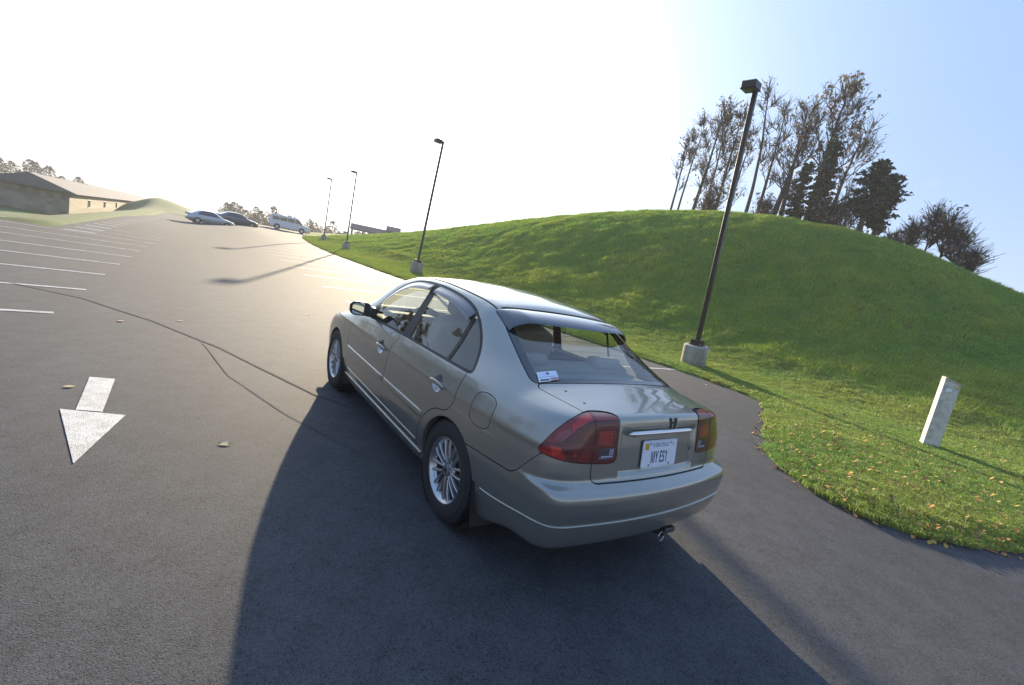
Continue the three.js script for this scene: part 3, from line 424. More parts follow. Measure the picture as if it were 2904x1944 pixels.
      const lg = new THREE.CylinderGeometry(r + .012, r + .012, .30, 40, 1, true, 0, Math.PI * 2); lg.rotateZ(Math.PI / 2); lg.translate(sgn * .66, ch, -cs); const cap = new THREE.CircleGeometry(r + .02, 32); cap.rotateY(Math.PI / 2); cap.translate(sgn * .50, ch, -cs); mesh('wheel_well', [lg, cap], M.dark, sedan); }
  }
  const rb = sub('rear_bumper', cut(rearBumperF), M.paint); sub('front_bumper', cut(frontBumperF), M.paint); sub('bonnet', cut(hoodF), M.paint);
  // headlights cut from the front wings
  for (const sgn of [-1, 1]) { const f = (x, h, s) => x * sgn < .2 || s < 2.8 ? 1 : roundMax(.03, h - .73, .605 - h, .36 - x * sgn, 3.02 - s); const L = cut(f, .002); if (L.p.length) sub('headlight', L, M.reverse, sedan, (x, h, s) => [x * 6, h * 6]); }
  sub('body_shell', S, M.paint);
  { // headlining inside the roof
    const roof = split(split(S, (x, h, s) => 1.30 - h)[0], (x, h, s) => Math.abs(x) - .58)[0]; sub('headlining', moved(roof, -.03), M.liner); }
  sub('panel_gap', joined(...gaps), M.gap);
  mesh('floor_pan', [box(1.44, .03, 3.5, 0, .19, -1.55), box(1.0, .05, .5, 0, .34, .42)], M.dark, sedan);
  // bright crease round the lower rear bumper
  { const P = []; const hC = (s) => lerp(.442, .398, ss(s, -.9, -.38)); for (let i = 0; i <= 60; i++) { const u = i / 60 * 2 - 1; let x, s, h;
      // march round the bumper outline at crease height by angle
      const a = u * 1.62; const cx = 0, cs = .10; h = .43; let lo = .2, hi = 1.6; const dx = Math.sin(a), ds = -Math.cos(a); for (let k = 0; k < 30; k++) { const m = (lo + hi) / 2; const ps = cs + ds * m; h = hC(ps); if (carF(cx + dx * m, h, ps) < 0) lo = m; else hi = m; } x = dx * lo; s = cs + ds * lo; h = hC(s); if (s < -.375) P.push([x + Math.sign(x) * .0005, h, -s + .0005]); }
    mesh('bumper_moulding', tube(P, .0065, 8, 140), M.paint, rb); }
  // chrome bar, plate, badge, lock
  const rs = (x, h) => { let lo = -1.05, hi = -.6; for (let k = 0; k < 30; k++) { const m = (lo + hi) / 2; if (carF(x, h, m) > 0) lo = m; else hi = m; } return -(lo + hi) / 2; };
  { const P = [], I = [], N = 28, pr = []; for (let a = 0; a < 10; a++) { const q = a / 10 * 6.2832; pr.push([.014 * Math.cos(q) + .004, .0165 * Math.sin(q)]); }
    for (let i = 0; i <= N; i++) { const u = i / N * 2 - 1, x = u * .287, sc = Math.pow(Math.max(0, 1 - Math.abs(u) ** 14), .5) * .92 + .08, h = .8755 + .004 * (1 - u * u), z = rs(Math.sign(x || 1) * Math.max(Math.abs(x), .0), .925) + .004; for (const [a, b] of pr) P.push(x, h + b * sc, z + .010 + a * sc); }
    for (let i = 0; i < N; i++) for (let a = 0; a < 10; a++) { const b = (a + 1) % 10, o = i * 10; I.push(o + a, o + 10 + a, o + b, o + b, o + 10 + a, o + 10 + b); } for (const o of [0, N * 10]) for (let a = 1; a < 9; a++) I.push(o, o + a, o + a + 1);
    const g = new THREE.BufferGeometry(); g.setAttribute('position', new THREE.Float32BufferAttribute(P, 3)); g.setIndex(I); g.computeVertexNormals(); mesh('chrome_bar', g, M.chrome, trunkLid); }
  const plateTex = canvasTex(1024, 512, (c, w, h) => {
    c.fillStyle = '#dfe3ea'; c.fillRect(0, 0, w, h); c.strokeStyle = '#b9bfca'; c.lineWidth = 7; c.beginPath(); c.roundRect(16, 16, w - 32, h - 32, 44); c.stroke();
    c.fillStyle = '#3d5a94'; c.font = 'bold 100px serif'; c.textAlign = 'center'; c.fillText('VIRGINIA', w / 2 + 10, 128);
    c.fillStyle = '#16204a'; c.save(); c.translate(w / 2 - 10, 428); c.scale(.66, 1.36); c.font = 'bold 226px sans-serif'; c.textBaseline = 'alphabetic'; c.fillText('MY ES1', 0, 0); c.restore();
    c.fillStyle = '#d9a81c'; c.fillRect(58, 52, 118, 122); c.fillStyle = '#8a6a1c'; for (const y of [98, 128, 154]) c.fillRect(84, y, 78, 9); c.fillStyle = '#98a6c4'; c.font = 'bold 84px sans-serif'; c.fillText('13', 900, 132); });
  M.plate = phys(1, 1, 1, .38, { map: plateTex, clearcoat: .3 });
  { const plate = new THREE.Group(); plate.name = 'licence_plate'; plate.userData.label = 'white licence plate with dark blue letters'; const z = (rs(0, .83) + rs(0, .69)) / 2, tilt = Math.atan2(rs(0, .69) - rs(0, .83), .14);
    plate.position.set(-.003, .7575, z + .008); plate.rotation.x = -tilt; trunkLid.add(plate);
    const sh = new THREE.Shape(); const W2 = .1525, H2 = .076, r = .014; sh.moveTo(-W2 + r, -H2); sh.lineTo(W2 - r, -H2); sh.absarc(W2 - r, -H2 + r, r, -Math.PI / 2, 0); sh.lineTo(W2, H2 - r); sh.absarc(W2 - r, H2 - r, r, 0, Math.PI / 2); sh.lineTo(-W2 + r, H2); sh.absarc(-W2 + r, H2 - r, r, Math.PI / 2, Math.PI); sh.lineTo(-W2, -H2 + r); sh.absarc(-W2 + r, -H2 + r, r, Math.PI, 1.5 * Math.PI);
    const g = new THREE.ExtrudeGeometry(sh, { depth: .003, bevelEnabled: true, bevelSize: .001, bevelThickness: .001, bevelSegments: 1, curveSegments: 6 }); const p = g.attributes.position, u = g.attributes.uv; for (let i = 0; i < p.count; i++) u.setXY(i, (p.getX(i) + W2) / (2 * W2), (p.getY(i) + H2) / (2 * H2));
    plate.add(mesh('plate_face', g, M.plate)); const bolts = []; for (const [x, y] of [[-.09, .058], [.09, .058], [-.09, -.06], [.09, -.06]]) { const c = new THREE.CylinderGeometry(.0055, .0055, .004, 10); c.rotateX(Math.PI / 2); c.translate(x, y, .0055); bolts.push(c); } for (const b of bolts) plate.add(mesh('bolt', b, M.steel)); plate.children.forEach((c) => (c.castShadow = true)); }
  { // dark H emblem above the bar
    const g = [], z = rs(.08, .922) + .002; for (const s of [-1, 1]) { const b = box(.009, .052, .006, s * .017, 0, 0); b.rotateZ(s * -.12); g.push(b); } g.push(box(.030, .009, .006)); for (const q of g) { q.rotateX(-.13); q.scale(1.25, 1.15, 1); q.translate(.085, .9265, z); } mesh('emblem', g, M.plastic, trunkLid);
    const l = new THREE.CylinderGeometry(.012, .012, .006, 20); l.rotateX(Math.PI / 2); l.translate(.315, .762, rs(.315, .762) + .002); const ring = new THREE.TorusGeometry(.012, .002, 6, 20); ring.translate(.315, .762, rs(.315, .762) + .005); mesh('lock', [l, ring], M.steel, trunkLid);
    // two spoiler plugs left in the lid
    const plugs = []; for (const [x, s] of [[-.47, -.52], [-.455, -.66]]) plugs.push(cyl(.009, .011, .005, 14, x, carT(Math.abs(x), s) - .002, -s)); for (const b of plugs) mesh('rubber_plug', b, M.plastic, trunkLid); }
  { // sticker inside the rear glass, lower left
    const t = canvasTex(512, 384, (c, w, h) => { c.fillStyle = '#dfe6f0'; c.fillRect(0, 0, w, h); c.fillStyle = '#b9cbe6'; for (let k = 0; k < 5; k++) { c.beginPath(); c.moveTo(0, 60 + k * 46); c.bezierCurveTo(150, 20 + k * 46, 320, 110 + k * 46, w, 60 + k * 46); c.lineTo(w, 82 + k * 46); c.bezierCurveTo(320, 132 + k * 46, 150, 44 + k * 46, 0, 82 + k * 46); c.fill(); }
      c.fillStyle = '#1d2a3c'; c.beginPath(); c.arc(265, 82, 46, 0, 7); c.fill(); c.strokeStyle = '#dfe6f0'; c.lineWidth = 9; c.beginPath(); c.arc(265, 82, 26, .5, 3.6); c.stroke(); c.fillStyle = '#6f7f95'; c.fillRect(40, 196, 420, 14); c.fillStyle = '#f4f6f8'; c.fillRect(0, 262, w, 122); c.fillStyle = '#4c5a52'; c.fillRect(34, 282, 236, 76); c.fillStyle = '#7c3a48'; c.fillRect(288, 262, 224, 122); c.fillStyle = '#fff'; c.font = 'bold 74px sans-serif'; c.fillText('FA-12', 296, 350); });
    const corners = [[-.592, -.372], [-.448, -.372], [-.466, -.443], [-.617, -.443]], P = [], U = [], I = [], n = 6; for (let j = 0; j <= n; j++) for (let i = 0; i <= n; i++) { const a = i / n, b = j / n, x = lerp(lerp(corners[0][0], corners[1][0], a), lerp(corners[3][0], corners[2][0], a), b) + .028, s = lerp(-.355, -.425, b); P.push(x, carT(Math.abs(x), s) + .001, -s); U.push(a, 1 - b); if (i && j) { const o = j * (n + 1) + i; I.push(o - n - 2, o - 1, o - n - 1, o - n - 1, o - 1, o); } }
    const g = new THREE.BufferGeometry(); g.setAttribute('position', new THREE.Float32BufferAttribute(P, 3)); g.setAttribute('uv', new THREE.Float32BufferAttribute(U, 2)); g.setIndex(I); g.computeVertexNormals(); const m = mesh('window_sticker', g, std(1, 1, 1, .4, { map: t }), rearWin); m.userData.label = 'white parking sticker in the lower left corner of the rear window'; }
  { // smoked roof visor over the top of the rear window
    const P = [], I = [], nu = 48, nv = 12, lay = (o) => { for (let j = 0; j <= nv; j++) for (let i = 0; i <= nu; i++) { const u = i / nu * 2 - 1, v = j / nv, x = u * .553, ax = Math.abs(x), s0 = sGlassTop(Math.min(ax, .523)) - .022, s = s0 - v * lerp(.205, .185, u * u), end = Math.pow(clamp((1 - Math.abs(u)) / .22, 0, 1), .55), hgt = end * (.088 * Math.pow(v, .62) - .022 * Math.pow(v, 5)) + .004; P.push(x, carT(ax, s) + hgt * .9 + o - .004 * (1 - end), -s + hgt * .45 + (o < 0 ? 0 : 0)); } };
    lay(0); lay(-.006); const m = (nu + 1) * (nv + 1); for (let L = 0; L < 2; L++) for (let j = 0; j < nv; j++) for (let i = 0; i < nu; i++) { const o = L * m + j * (nu + 1) + i; I.push(o, o + nu + 1, o + 1, o + 1, o + nu + 1, o + nu + 2); } for (let i = 0; i < nu; i++) { const o = nv * (nu + 1) + i; I.push(o, o + m, o + 1, o + 1, o + m, o + m + 1); }
    const g = new THREE.BufferGeometry(); g.setAttribute('position', new THREE.Float32BufferAttribute(P, 3)); g.setIndex(I); g.computeVertexNormals(); mesh('roof_visor', g, M.smoke, sedan); }
  // roof ditch mouldings and aerial-free roof; door mirrors
  for (const sgn of [-1, 1]) { const P = []; for (let i = 0; i <= 40; i++) { const s = lerp(.20, 1.60, i / 40), x = lerp(.535, .552, ss(s, .2, .6)); let lo = 1.1, hi = 1.6; for (let k = 0; k < 26; k++) { const m = (lo + hi) / 2; if (carF(x, m, s) < 0) lo = m; else hi = m; } P.push([sgn * x, lo + .0005, -s]); } mesh('roof_moulding', tube(P, .0055, 6, 80), M.plastic, sedan);
    const mir = new THREE.Group(); mir.name = 'door_mirror'; sedan.add(mir); const sh = new THREE.SphereGeometry(1, 28, 20); sh.scale(.088, .062, .075); const q = sh.attributes.position; for (let i = 0; i < q.count; i++) { let x = q.getX(i), y = q.getY(i), z = q.getZ(i); const f = 1 / Math.pow(Math.pow(Math.abs(x / .088), 4) + Math.pow(Math.abs(y / .062), 4) + Math.pow(Math.abs(z / .075), 3) + 1e-9, .25); x *= Math.min(f, 1.16); y *= Math.min(f, 1.16); if (z > .012) { z = .012; } q.setXYZ(i, x, y, z); } sh.computeVertexNormals(); sh.translate(sgn * .922, 1.002, -1.735); mesh('mirror_housing', sh, M.paint, mir).material = M.plastic;
    const gl = new THREE.Shape(); for (let i = 0; i < 40; i++) { const a = i / 40 * 6.2832, c = Math.cos(a), s = Math.sin(a), r = 1 / Math.pow(Math.pow(Math.abs(c), 4) + Math.pow(Math.abs(s), 4), .25); i ? gl.lineTo(c * r * .077, s * r * .051) : gl.moveTo(c * r * .077, s * r * .051); } const gg = new THREE.ShapeGeometry(gl); gg.rotateY(-sgn * .12); gg.translate(sgn * .922, 1.002, -1.7195); mesh('mirror_glass', gg, M.mirror, mir);
    mesh('mirror_arm', [box(.10, .06, .05, sgn * .822, .965, -1.745, .018), box(.05, .10, .085, sgn * .79, .972, -1.765, .02)], M.plastic, mir); }
  // mud flaps behind the wheels
  for (const sgn of [-1, 1]) for (const cs of [0, 2.62]) { const P = [], I = [], n = 8; for (let j = 0; j <= n; j++) { const t = j / n, h = lerp(.41, .145, t), s = cs - lerp(.338, .372, t), w = carW(s, Math.max(h, .40)); for (const x of [w + .012 - .014 * t * t, w - lerp(.02, .215, Math.min(1, t * 1.3))]) P.push(sgn * x, h, -s); if (j) { const o = 2 * j; I.push(o - 2, o - 1, o, o, o - 1, o + 1); } } const g = new THREE.BufferGeometry(); g.setAttribute('position', new THREE.Float32BufferAttribute(P, 3)); g.setIndex(I); g.computeVertexNormals(); mesh('mud_flap', g, M.rubber, sedan); }
  // silencer, tail pipe and tow eye under the bumper
  { const g = cyl(.085, .085, .46, 18, 0, 0, 0); g.rotateZ(Math.PI / 2); g.scale(1, .75, 1.1); g.translate(.30, .285, .66); mesh('silencer', [g, box(.10, .035, .08, .255, .255, .87, .01)], M.exhaust, sedan); const o = new THREE.CylinderGeometry(.026, .024, .20, 18, 1, true); o.rotateX(Math.PI / 2 - .12); o.translate(.185, .240, .80); const ring = new THREE.TorusGeometry(.026, .0025, 8, 22); ring.rotateX(-.12); ring.translate(.185, .228, .902); mesh('rim', ring, M.chrome, mesh('tail_pipe', o, M.exhaust, sedan)); }
  // wheels
  const tyreProf = [[.195, -.080], [.205, -.088], [.235, -.093], [.268, -.092], [.292, -.085], [.303, -.072], [.3085, -.055], [.310, -.02], [.310, .02], [.3085, .055], [.303, .072], [.292, .085], [.268, .092], [.235, .093], [.205, .088], [.195, .080]];
  const tyreG = new THREE.LatheGeometry(tyreProf.map(([a, b]) => new THREE.Vector2(a, b)), 72); { const u = tyreG.attributes.uv; } tyreG.rotateZ(-Math.PI / 2);
  const treadG = []; for (let k = 0; k < 64; k++) for (const q of [-1, 1]) { const b = box(.030, .012, .0205, q * .066, .302, 0); b.rotateX((k + (q > 0 ? .5 : 0)) / 64 * Math.PI * 2); treadG.push(b); const c = box(.034, .006, .017, q * .024, .3095, 0); c.rotateY(q * .35); c.rotateX((k + (q > 0 ? .2 : .7)) / 64 * Math.PI * 2); treadG.push(c); }
  const sideRings = [.232, .274].map((r) => { const t = new THREE.TorusGeometry(r, .0018, 5, 72); t.rotateY(Math.PI / 2); t.translate(r < .25 ? .0925 : .0905, 0, 0); return t; });
  const barrelG = new THREE.LatheGeometry([[.150, -.085], [.170, -.06], [.172, .02], [.177, .045]].map(([a, b]) => new THREE.Vector2(a, b)), 48); barrelG.rotateZ(-Math.PI / 2);
  const rimG = new THREE.LatheGeometry([[.177, .045], [.184, .055], [.190, .062], [.1985, .074], [.203, .081], [.2035, .086], [.199, .087], [.192, .078], [.185, .068], [.180, .062]].map(([a, b]) => new THREE.Vector2(a, b)), 64); rimG.rotateZ(-Math.PI / 2);
  const spokeGs = []; for (let k = 0; k < 8; k++) for (const q of [-1, 1]) { // eight twin spokes, dished
    const P = [], I = [], N = 8; for (let i = 0; i <= N; i++) { const t = i / N, r = lerp(.040, .182, t), off = q * lerp(.0145, .0295, t), x = lerp(.066, .079, Math.sin(t * 1.57)) - .006 * t * t * t, w = lerp(.0066, .0076, t); for (const [a, b] of [[-w * 1.3, -.020], [-w, -.004], [-w * .5, 0], [w * .5, 0], [w, -.004], [w * 1.3, -.020]]) P.push(x + b, r, off + a); } for (let i = 0; i < N; i++) for (let c = 0; c < 5; c++) { const o = i * 6 + c; I.push(o, o + 6, o + 1, o + 1, o + 6, o + 7); } const g = new THREE.BufferGeometry(); g.setAttribute('position', new THREE.Float32BufferAttribute(P, 3)); g.setIndex(I); g.computeVertexNormals(); g.rotateX(k / 8 * Math.PI * 2 + .16); spokeGs.push(g); }
  const hub = []; { const c = new THREE.CylinderGeometry(.030, .034, .022, 24); c.rotateZ(-Math.PI / 2); c.translate(.066, 0, 0); hub.push(c); const pl = new THREE.CylinderGeometry(.060, .068, .02, 28); pl.rotateZ(-Math.PI / 2); pl.translate(.050, 0, 0); hub.push(pl); }
  const emb = [box(.003, .026, .005, .0785, 0, -.009), box(.003, .026, .005, .0785, 0, .009), box(.003, .005, .02, .0785, 0, 0)];
  const nuts = []; for (let k = 0; k < 4; k++) { const c = new THREE.CylinderGeometry(.010, .010, .018, 6); c.rotateZ(-Math.PI / 2); c.translate(.062, .05 * Math.cos(k * 1.5708 + .5), .05 * Math.sin(k * 1.5708 + .5)); nuts.push(c); }
  const disc = new THREE.CylinderGeometry(.128, .128, .02, 36); disc.rotateZ(-Math.PI / 2); disc.translate(-.01, 0, 0); const back = new THREE.CylinderGeometry(.168, .168, .01, 36); back.rotateZ(-Math.PI / 2); back.translate(-.05, 0, 0); const caliper = box(.05, .13, .06, .0, .02, -.11, .012);
  function wheel(x, s, turn, spin) { const w = new THREE.Group(); w.name = 'wheel'; w.position.set(x, .3095, -s); w.rotation.set(spin, x < 0 ? Math.PI + turn : turn, 0, 'YXZ'); sedan.add(w); mesh('tread', treadG.map((g) => g.clone()), M.tyre, mesh('tyre', [tyreG.clone(), ...sideRings.map((g) => g.clone())], M.tyre, w)).userData.kind = 'stuff'; mesh('rim_barrel', barrelG, M.alloyDark, w); mesh('rim', [rimG.clone(), ...spokeGs.map((g) => g.clone()), ...hub.map((g) => g.clone())], M.alloy, w); for (const g of nuts) mesh('wheel_nut', g, M.chrome, w); mesh('centre_emblem', emb.map((g) => g.clone()), M.dark, w); mesh('brake_disc', [disc.clone()], M.steel, w); mesh('brake_backing', [back.clone(), caliper.clone()], M.dark, w); }
  wheel(-.742, 0, 0, .1); wheel(.742, 0, 0, .3); wheel(-.742, 2.62, .0, .5); wheel(.742, 2.62, .0, .2);
  // cabin
  const seat = (x, s, name) => { const g = new THREE.Group(); g.name = name; sedan.add(g); const cush = new RoundedBoxGeometry(.50, .16, .52, 3, .06); cush.rotateX(.12); cush.translate(x, .50, -(s + .26)); mesh('seat_cushion', cush, M.cloth, g);
    const sh = new THREE.Shape(); sh.moveTo(-.24, 0); sh.bezierCurveTo(-.27, .25, -.25, .45, -.20, .60); sh.bezierCurveTo(-.15, .66, .15, .66, .20, .60); sh.bezierCurveTo(.25, .45, .27, .25, .24, 0); sh.closePath(); const b = new THREE.ExtrudeGeometry(sh, { depth: .10, bevelEnabled: true, bevelSize: .025, bevelThickness: .03, bevelSegments: 3, curveSegments: 10 }); b.rotateX(-(-.32)); b.translate(x, .52, -(s + .02)); b.translate(0, 0, 0); mesh('seat_back', b, M.cloth, g);
    const hd = new RoundedBoxGeometry(.27, .19, .11, 4, .05); hd.rotateX(.28); hd.translate(x, 1.245, -(s - .20)); mesh('headrest', [hd, cyl(.006, .006, .12, 8, x - .06, 1.13, -(s - .17)), cyl(.006, .006, .12, 8, x + .06, 1.13, -(s - .17))], M.cloth, g); };
  seat(-.36, 1.12, 'driver_seat'); seat(.36, 1.12, 'passenger_seat');
  { const g = new THREE.Group(); g.name = 'rear_seat'; sedan.add(g); mesh('seat_cushion', new RoundedBoxGeometry(1.26, .17, .5, 3, .06).translate(0, .50, -.42), M.cloth, g); const b = new RoundedBoxGeometry(1.24, .60, .14, 3, .06); b.rotateX(.40); b.translate(0, .76, -.10); mesh('seat_back', b, M.cloth, g); for (const x of [-.36, .36]) { const hd = new RoundedBoxGeometry(.30, .10, .12, 3, .045); hd.translate(x, 1.045, .0); mesh('headrest', hd, M.cloth, g); } }
  mesh('parcel_shelf', [box(1.16, .03, .44, 0, .975, .20, .01), box(.22, .045, .12, 0, 1.0, .32, .015)], M.cloth, sedan);
  mesh('dashboard', [box(1.40, .20, .42, 0, .82, -1.98, .07), box(.50, .09, .2, -.36, .94, -1.90, .04), box(.22, .5, .6, 0, .50, -1.5, .05)], M.dash, sedan);
  { const w = new THREE.TorusGeometry(.185, .015, 10, 40); const sp = [box(.36, .03, .02, 0, 0, 0, .008), box(.03, .18, .02, 0, -.09, 0, .008), box(.13, .11, .05, 0, -.01, 0, .03)]; for (const q of [w, ...sp]) { q.rotateX(-.42); q.translate(-.36, .92, -1.55); } mesh('steering_wheel', [w, ...sp], M.dash, sedan); const rm = new RoundedBoxGeometry(.23, .065, .03, 3, .02); rm.translate(0, 1.27, -1.60); mesh('rear_view_mirror', [rm, box(.02, .07, .02, 0, 1.32, -1.62)], M.plastic, sedan); }
  mesh('cabin_floor', [box(1.36, .03, 2.6, 0, .30, -1.05), box(.02, .5, 2.3, -.70, .55, -1.0), box(.02, .5, 2.3, .70, .55, -1.0), box(1.36, .55, .02, 0, .56, -2.2)], M.dash, sedan);
}
// ------------------------------------------------------------------ grass blades, leaf litter
{
  const r = rng(77), eye = camera.position;
  const tuft = (n, h, spread, seed, lean) => { const q = rng(seed), P = [], N = [], I = []; for (let k = 0; k < n; k++) { const a = q() * 6.283, d = Math.sqrt(q()) * spread, x = Math.cos(a) * d, z = Math.sin(a) * d, hh = h * (.55 + .6 * q()), f = q() * 6.283, w = .0045 + .003 * q(), l = lean * hh * (.3 + q()), la = q() * 6.283, dx = Math.cos(f) * w, dz = Math.sin(f) * w, o = P.length / 3;
    P.push(x - dx, -.02, z - dz, x + dx, -.02, z + dz, x - dx * .8 + l * .35 * Math.cos(la), hh * .6, z - dz * .8 + l * .35 * Math.sin(la), x + dx * .8 + l * .35 * Math.cos(la), hh * .6, z + dz * .8 + l * .35 * Math.sin(la), x + l * Math.cos(la), hh, z + l * Math.sin(la)); I.push(o, o + 1, o + 2, o + 2, o + 1, o + 3, o + 2, o + 3, o + 4); }
    const g = new THREE.BufferGeometry(); g.setAttribute('position', new THREE.Float32BufferAttribute(P, 3)); g.setIndex(I); g.computeVertexNormals(); return g; };
  const mat = new THREE.MeshPhysicalMaterial({ roughness: .75, transmission: .5, thickness: 0, side: THREE.DoubleSide }); mat.color.setRGB(1, 1, 1);
  const spots = [[], []];
  for (let i = 0; i < 520000; i++) {
    const az = lerp(2, 104, r()) * RAD, rr = 4.5 + Math.pow(r(), 1.25) * 62, x = eye.x + Math.sin(az) * rr, z = eye.z - Math.cos(az) * rr; if (x > 31) continue; const d = edgeDist(x, z); if (d < -.015) continue;
    const up = ss(x, 10.8, 14) , n = fbm(x * .9, z * .9, 3), m = fbm(x * .22 + 3, z * .22, 3); const h = lawnH(x, z, d); const sc = (.75 + rr / 34) * lerp(.7, 1.2, up) * (.55 + .9 * n * ss(fbm(x * 2.3, z * 2.3, 2), .0, .7)) * (d < .25 ? 1.05 : 1);
    const yel = clamp(lerp(.66, .46, up) + 1.0 * (n - .5) + .8 * (m - .5) + .25 * (r() - .5), 0, 1), dry = r() < .05 ? 1 : 0, v = .75 + .5 * r();
    const c = [lerp(.15, .33, yel) * v, lerp(.32, .40, yel) * v, lerp(.032, .055, yel) * v]; if (dry) { c[0] = .22 * v; c[1] = .17 * v; c[2] = .07 * v; }
    if (up > .5) { c[0] *= 1.3; c[1] *= 1.25; } spots[up > r() ? 1 : 0].push([x, h, z, r() * 6.283, sc, c]);
  }
  const mk = (list, g, nm) => { const im = new THREE.InstancedMesh(g, mat, list.length), M4 = new THREE.Matrix4(), Q = new THREE.Quaternion(), E = new THREE.Euler(), c = new THREE.Color(); list.forEach(([x, y, z, a, s, col], i) => { E.set((noise2(x * 9, z * 9) - .5) * .5, a, (noise2(x * 9 + 50, z * 9) - .5) * .5); Q.setFromEuler(E); M4.compose(new THREE.Vector3(x, y, z), Q, new THREE.Vector3(s, s, s)); im.setMatrixAt(i, M4); im.setColorAt(i, c.setRGB(...col)); }); im.name = nm; im.userData.kind = 'stuff'; im.castShadow = im.receiveShadow = true; scene.add(im); return im; };
  const a = mk(spots[0], tuft(12, .055, .08, 3, 1.0), 'mown_grass'); a.userData.label = 'short yellow-green mown grass beside the lot'; a.userData.category = 'grass';
  const b = mk(spots[1], tuft(12, .095, .11, 4, 1.1), 'bank_grass'); b.userData.label = 'longer dark green grass on the bank'; b.userData.category = 'grass';
  // fallen leaves: litter in the grass and along its edge (past counting), a few single ones out on the asphalt
  const leafShape = (sc) => { const g = new THREE.PlaneGeometry(.058 * sc, .042 * sc, 3, 2), p = g.attributes.position; for (let i = 0; i < p.count; i++) { const x = p.getX(i), y = p.getY(i); const t = Math.abs(x) / (.029 * sc); p.setXYZ(i, x, y * (1 - .75 * t * t), .012 * sc * Math.sin(t * 2.2) + .006 * sc * (y > 0 ? 1 : -1) * t); } g.rotateX(-Math.PI / 2); g.computeVertexNormals(); return g; };
  const lm = std(1, 1, 1, .8, { side: THREE.DoubleSide }), L = [];
  for (let i = 0; i < 60000 && L.length < 2200; i++) { const az = lerp(20, 104, r()) * RAD, rr = 4.5 + r() * 24, x = eye.x + Math.sin(az) * rr, z = eye.z - Math.cos(az) * rr, d = edgeDist(x, z); if (d < -.12 || x > 14) continue; const nose = ss(8.6 - x, 0, 2) * ss(z, -3, -1); const pr = d < .12 ? .40 : lerp(.03, .20, nose) * (1 - ss(x, 10, 13)); if (r() > pr) continue; const h = d > 0 ? lawnH(x, z, d) + .035 + .03 * r() : lotH(x, z) + .006; const t = r(); L.push([x, h, z, r() * 6.28, .45 + .6 * r(), t < .55 ? [.42, .20 + .08 * r(), .05] : t < .8 ? [.30, .12, .04] : t < .92 ? [.52, .36, .12] : [.15, .09, .05]]); }
  const im = new THREE.InstancedMesh(leafShape(1), lm, L.length), M4 = new THREE.Matrix4(), E = new THREE.Euler(), Q = new THREE.Quaternion(), c = new THREE.Color(); L.forEach(([x, y, z, a, s, col], i) => { E.set((r() - .5) * 1.1, a, (r() - .5) * 1.1); Q.setFromEuler(E); M4.compose(new THREE.Vector3(x, y, z), Q, new THREE.Vector3(s, s, s)); im.setMatrixAt(i, M4); im.setColorAt(i, c.setRGB(...col)); }); im.name = 'leaf_litter'; im.userData = { kind: 'stuff', label: 'orange and brown fallen leaves scattered in the grass', category: 'leaves' }; im.castShadow = true; scene.add(im);
  const single = [[-1.88, -1.24, 'curled tan leaf lying alone on the asphalt right of the white arrow'], [-2.17, -5.46, 'pale dry leaf on the asphalt just beyond the sealed joint'], [-2.86, -2.49, 'small brown leaf beside the shaft of the white arrow'], [-.21, -7.07, 'dry leaf on the sunlit asphalt out past the front wheel'], [-2.78, -5.15, 'small leaf at the left on the near side of the sealed joint'], [-.97, -9.18, 'tiny dark leaf farthest out on the empty asphalt'], [7.3, -3.1, 'dry leaf on the dark asphalt near the white line by the tall lamp']];
  single.forEach(([x, z, label], i) => { const g = leafShape(1.15 + .3 * r()).scale(1, .35, 1), m = mesh('fallen_leaf', g, std(.50 - .1 * r(), .36 - .06 * r(), .20, .8, { side: THREE.DoubleSide })); m.position.set(x, lotH(x, z) + .005, z); m.rotation.set(.1 * (r() - .5), r() * 6.28, .1 * (r() - .5)); tag(m, label, 'leaf', 'single leaves blown onto the lot'); });
}
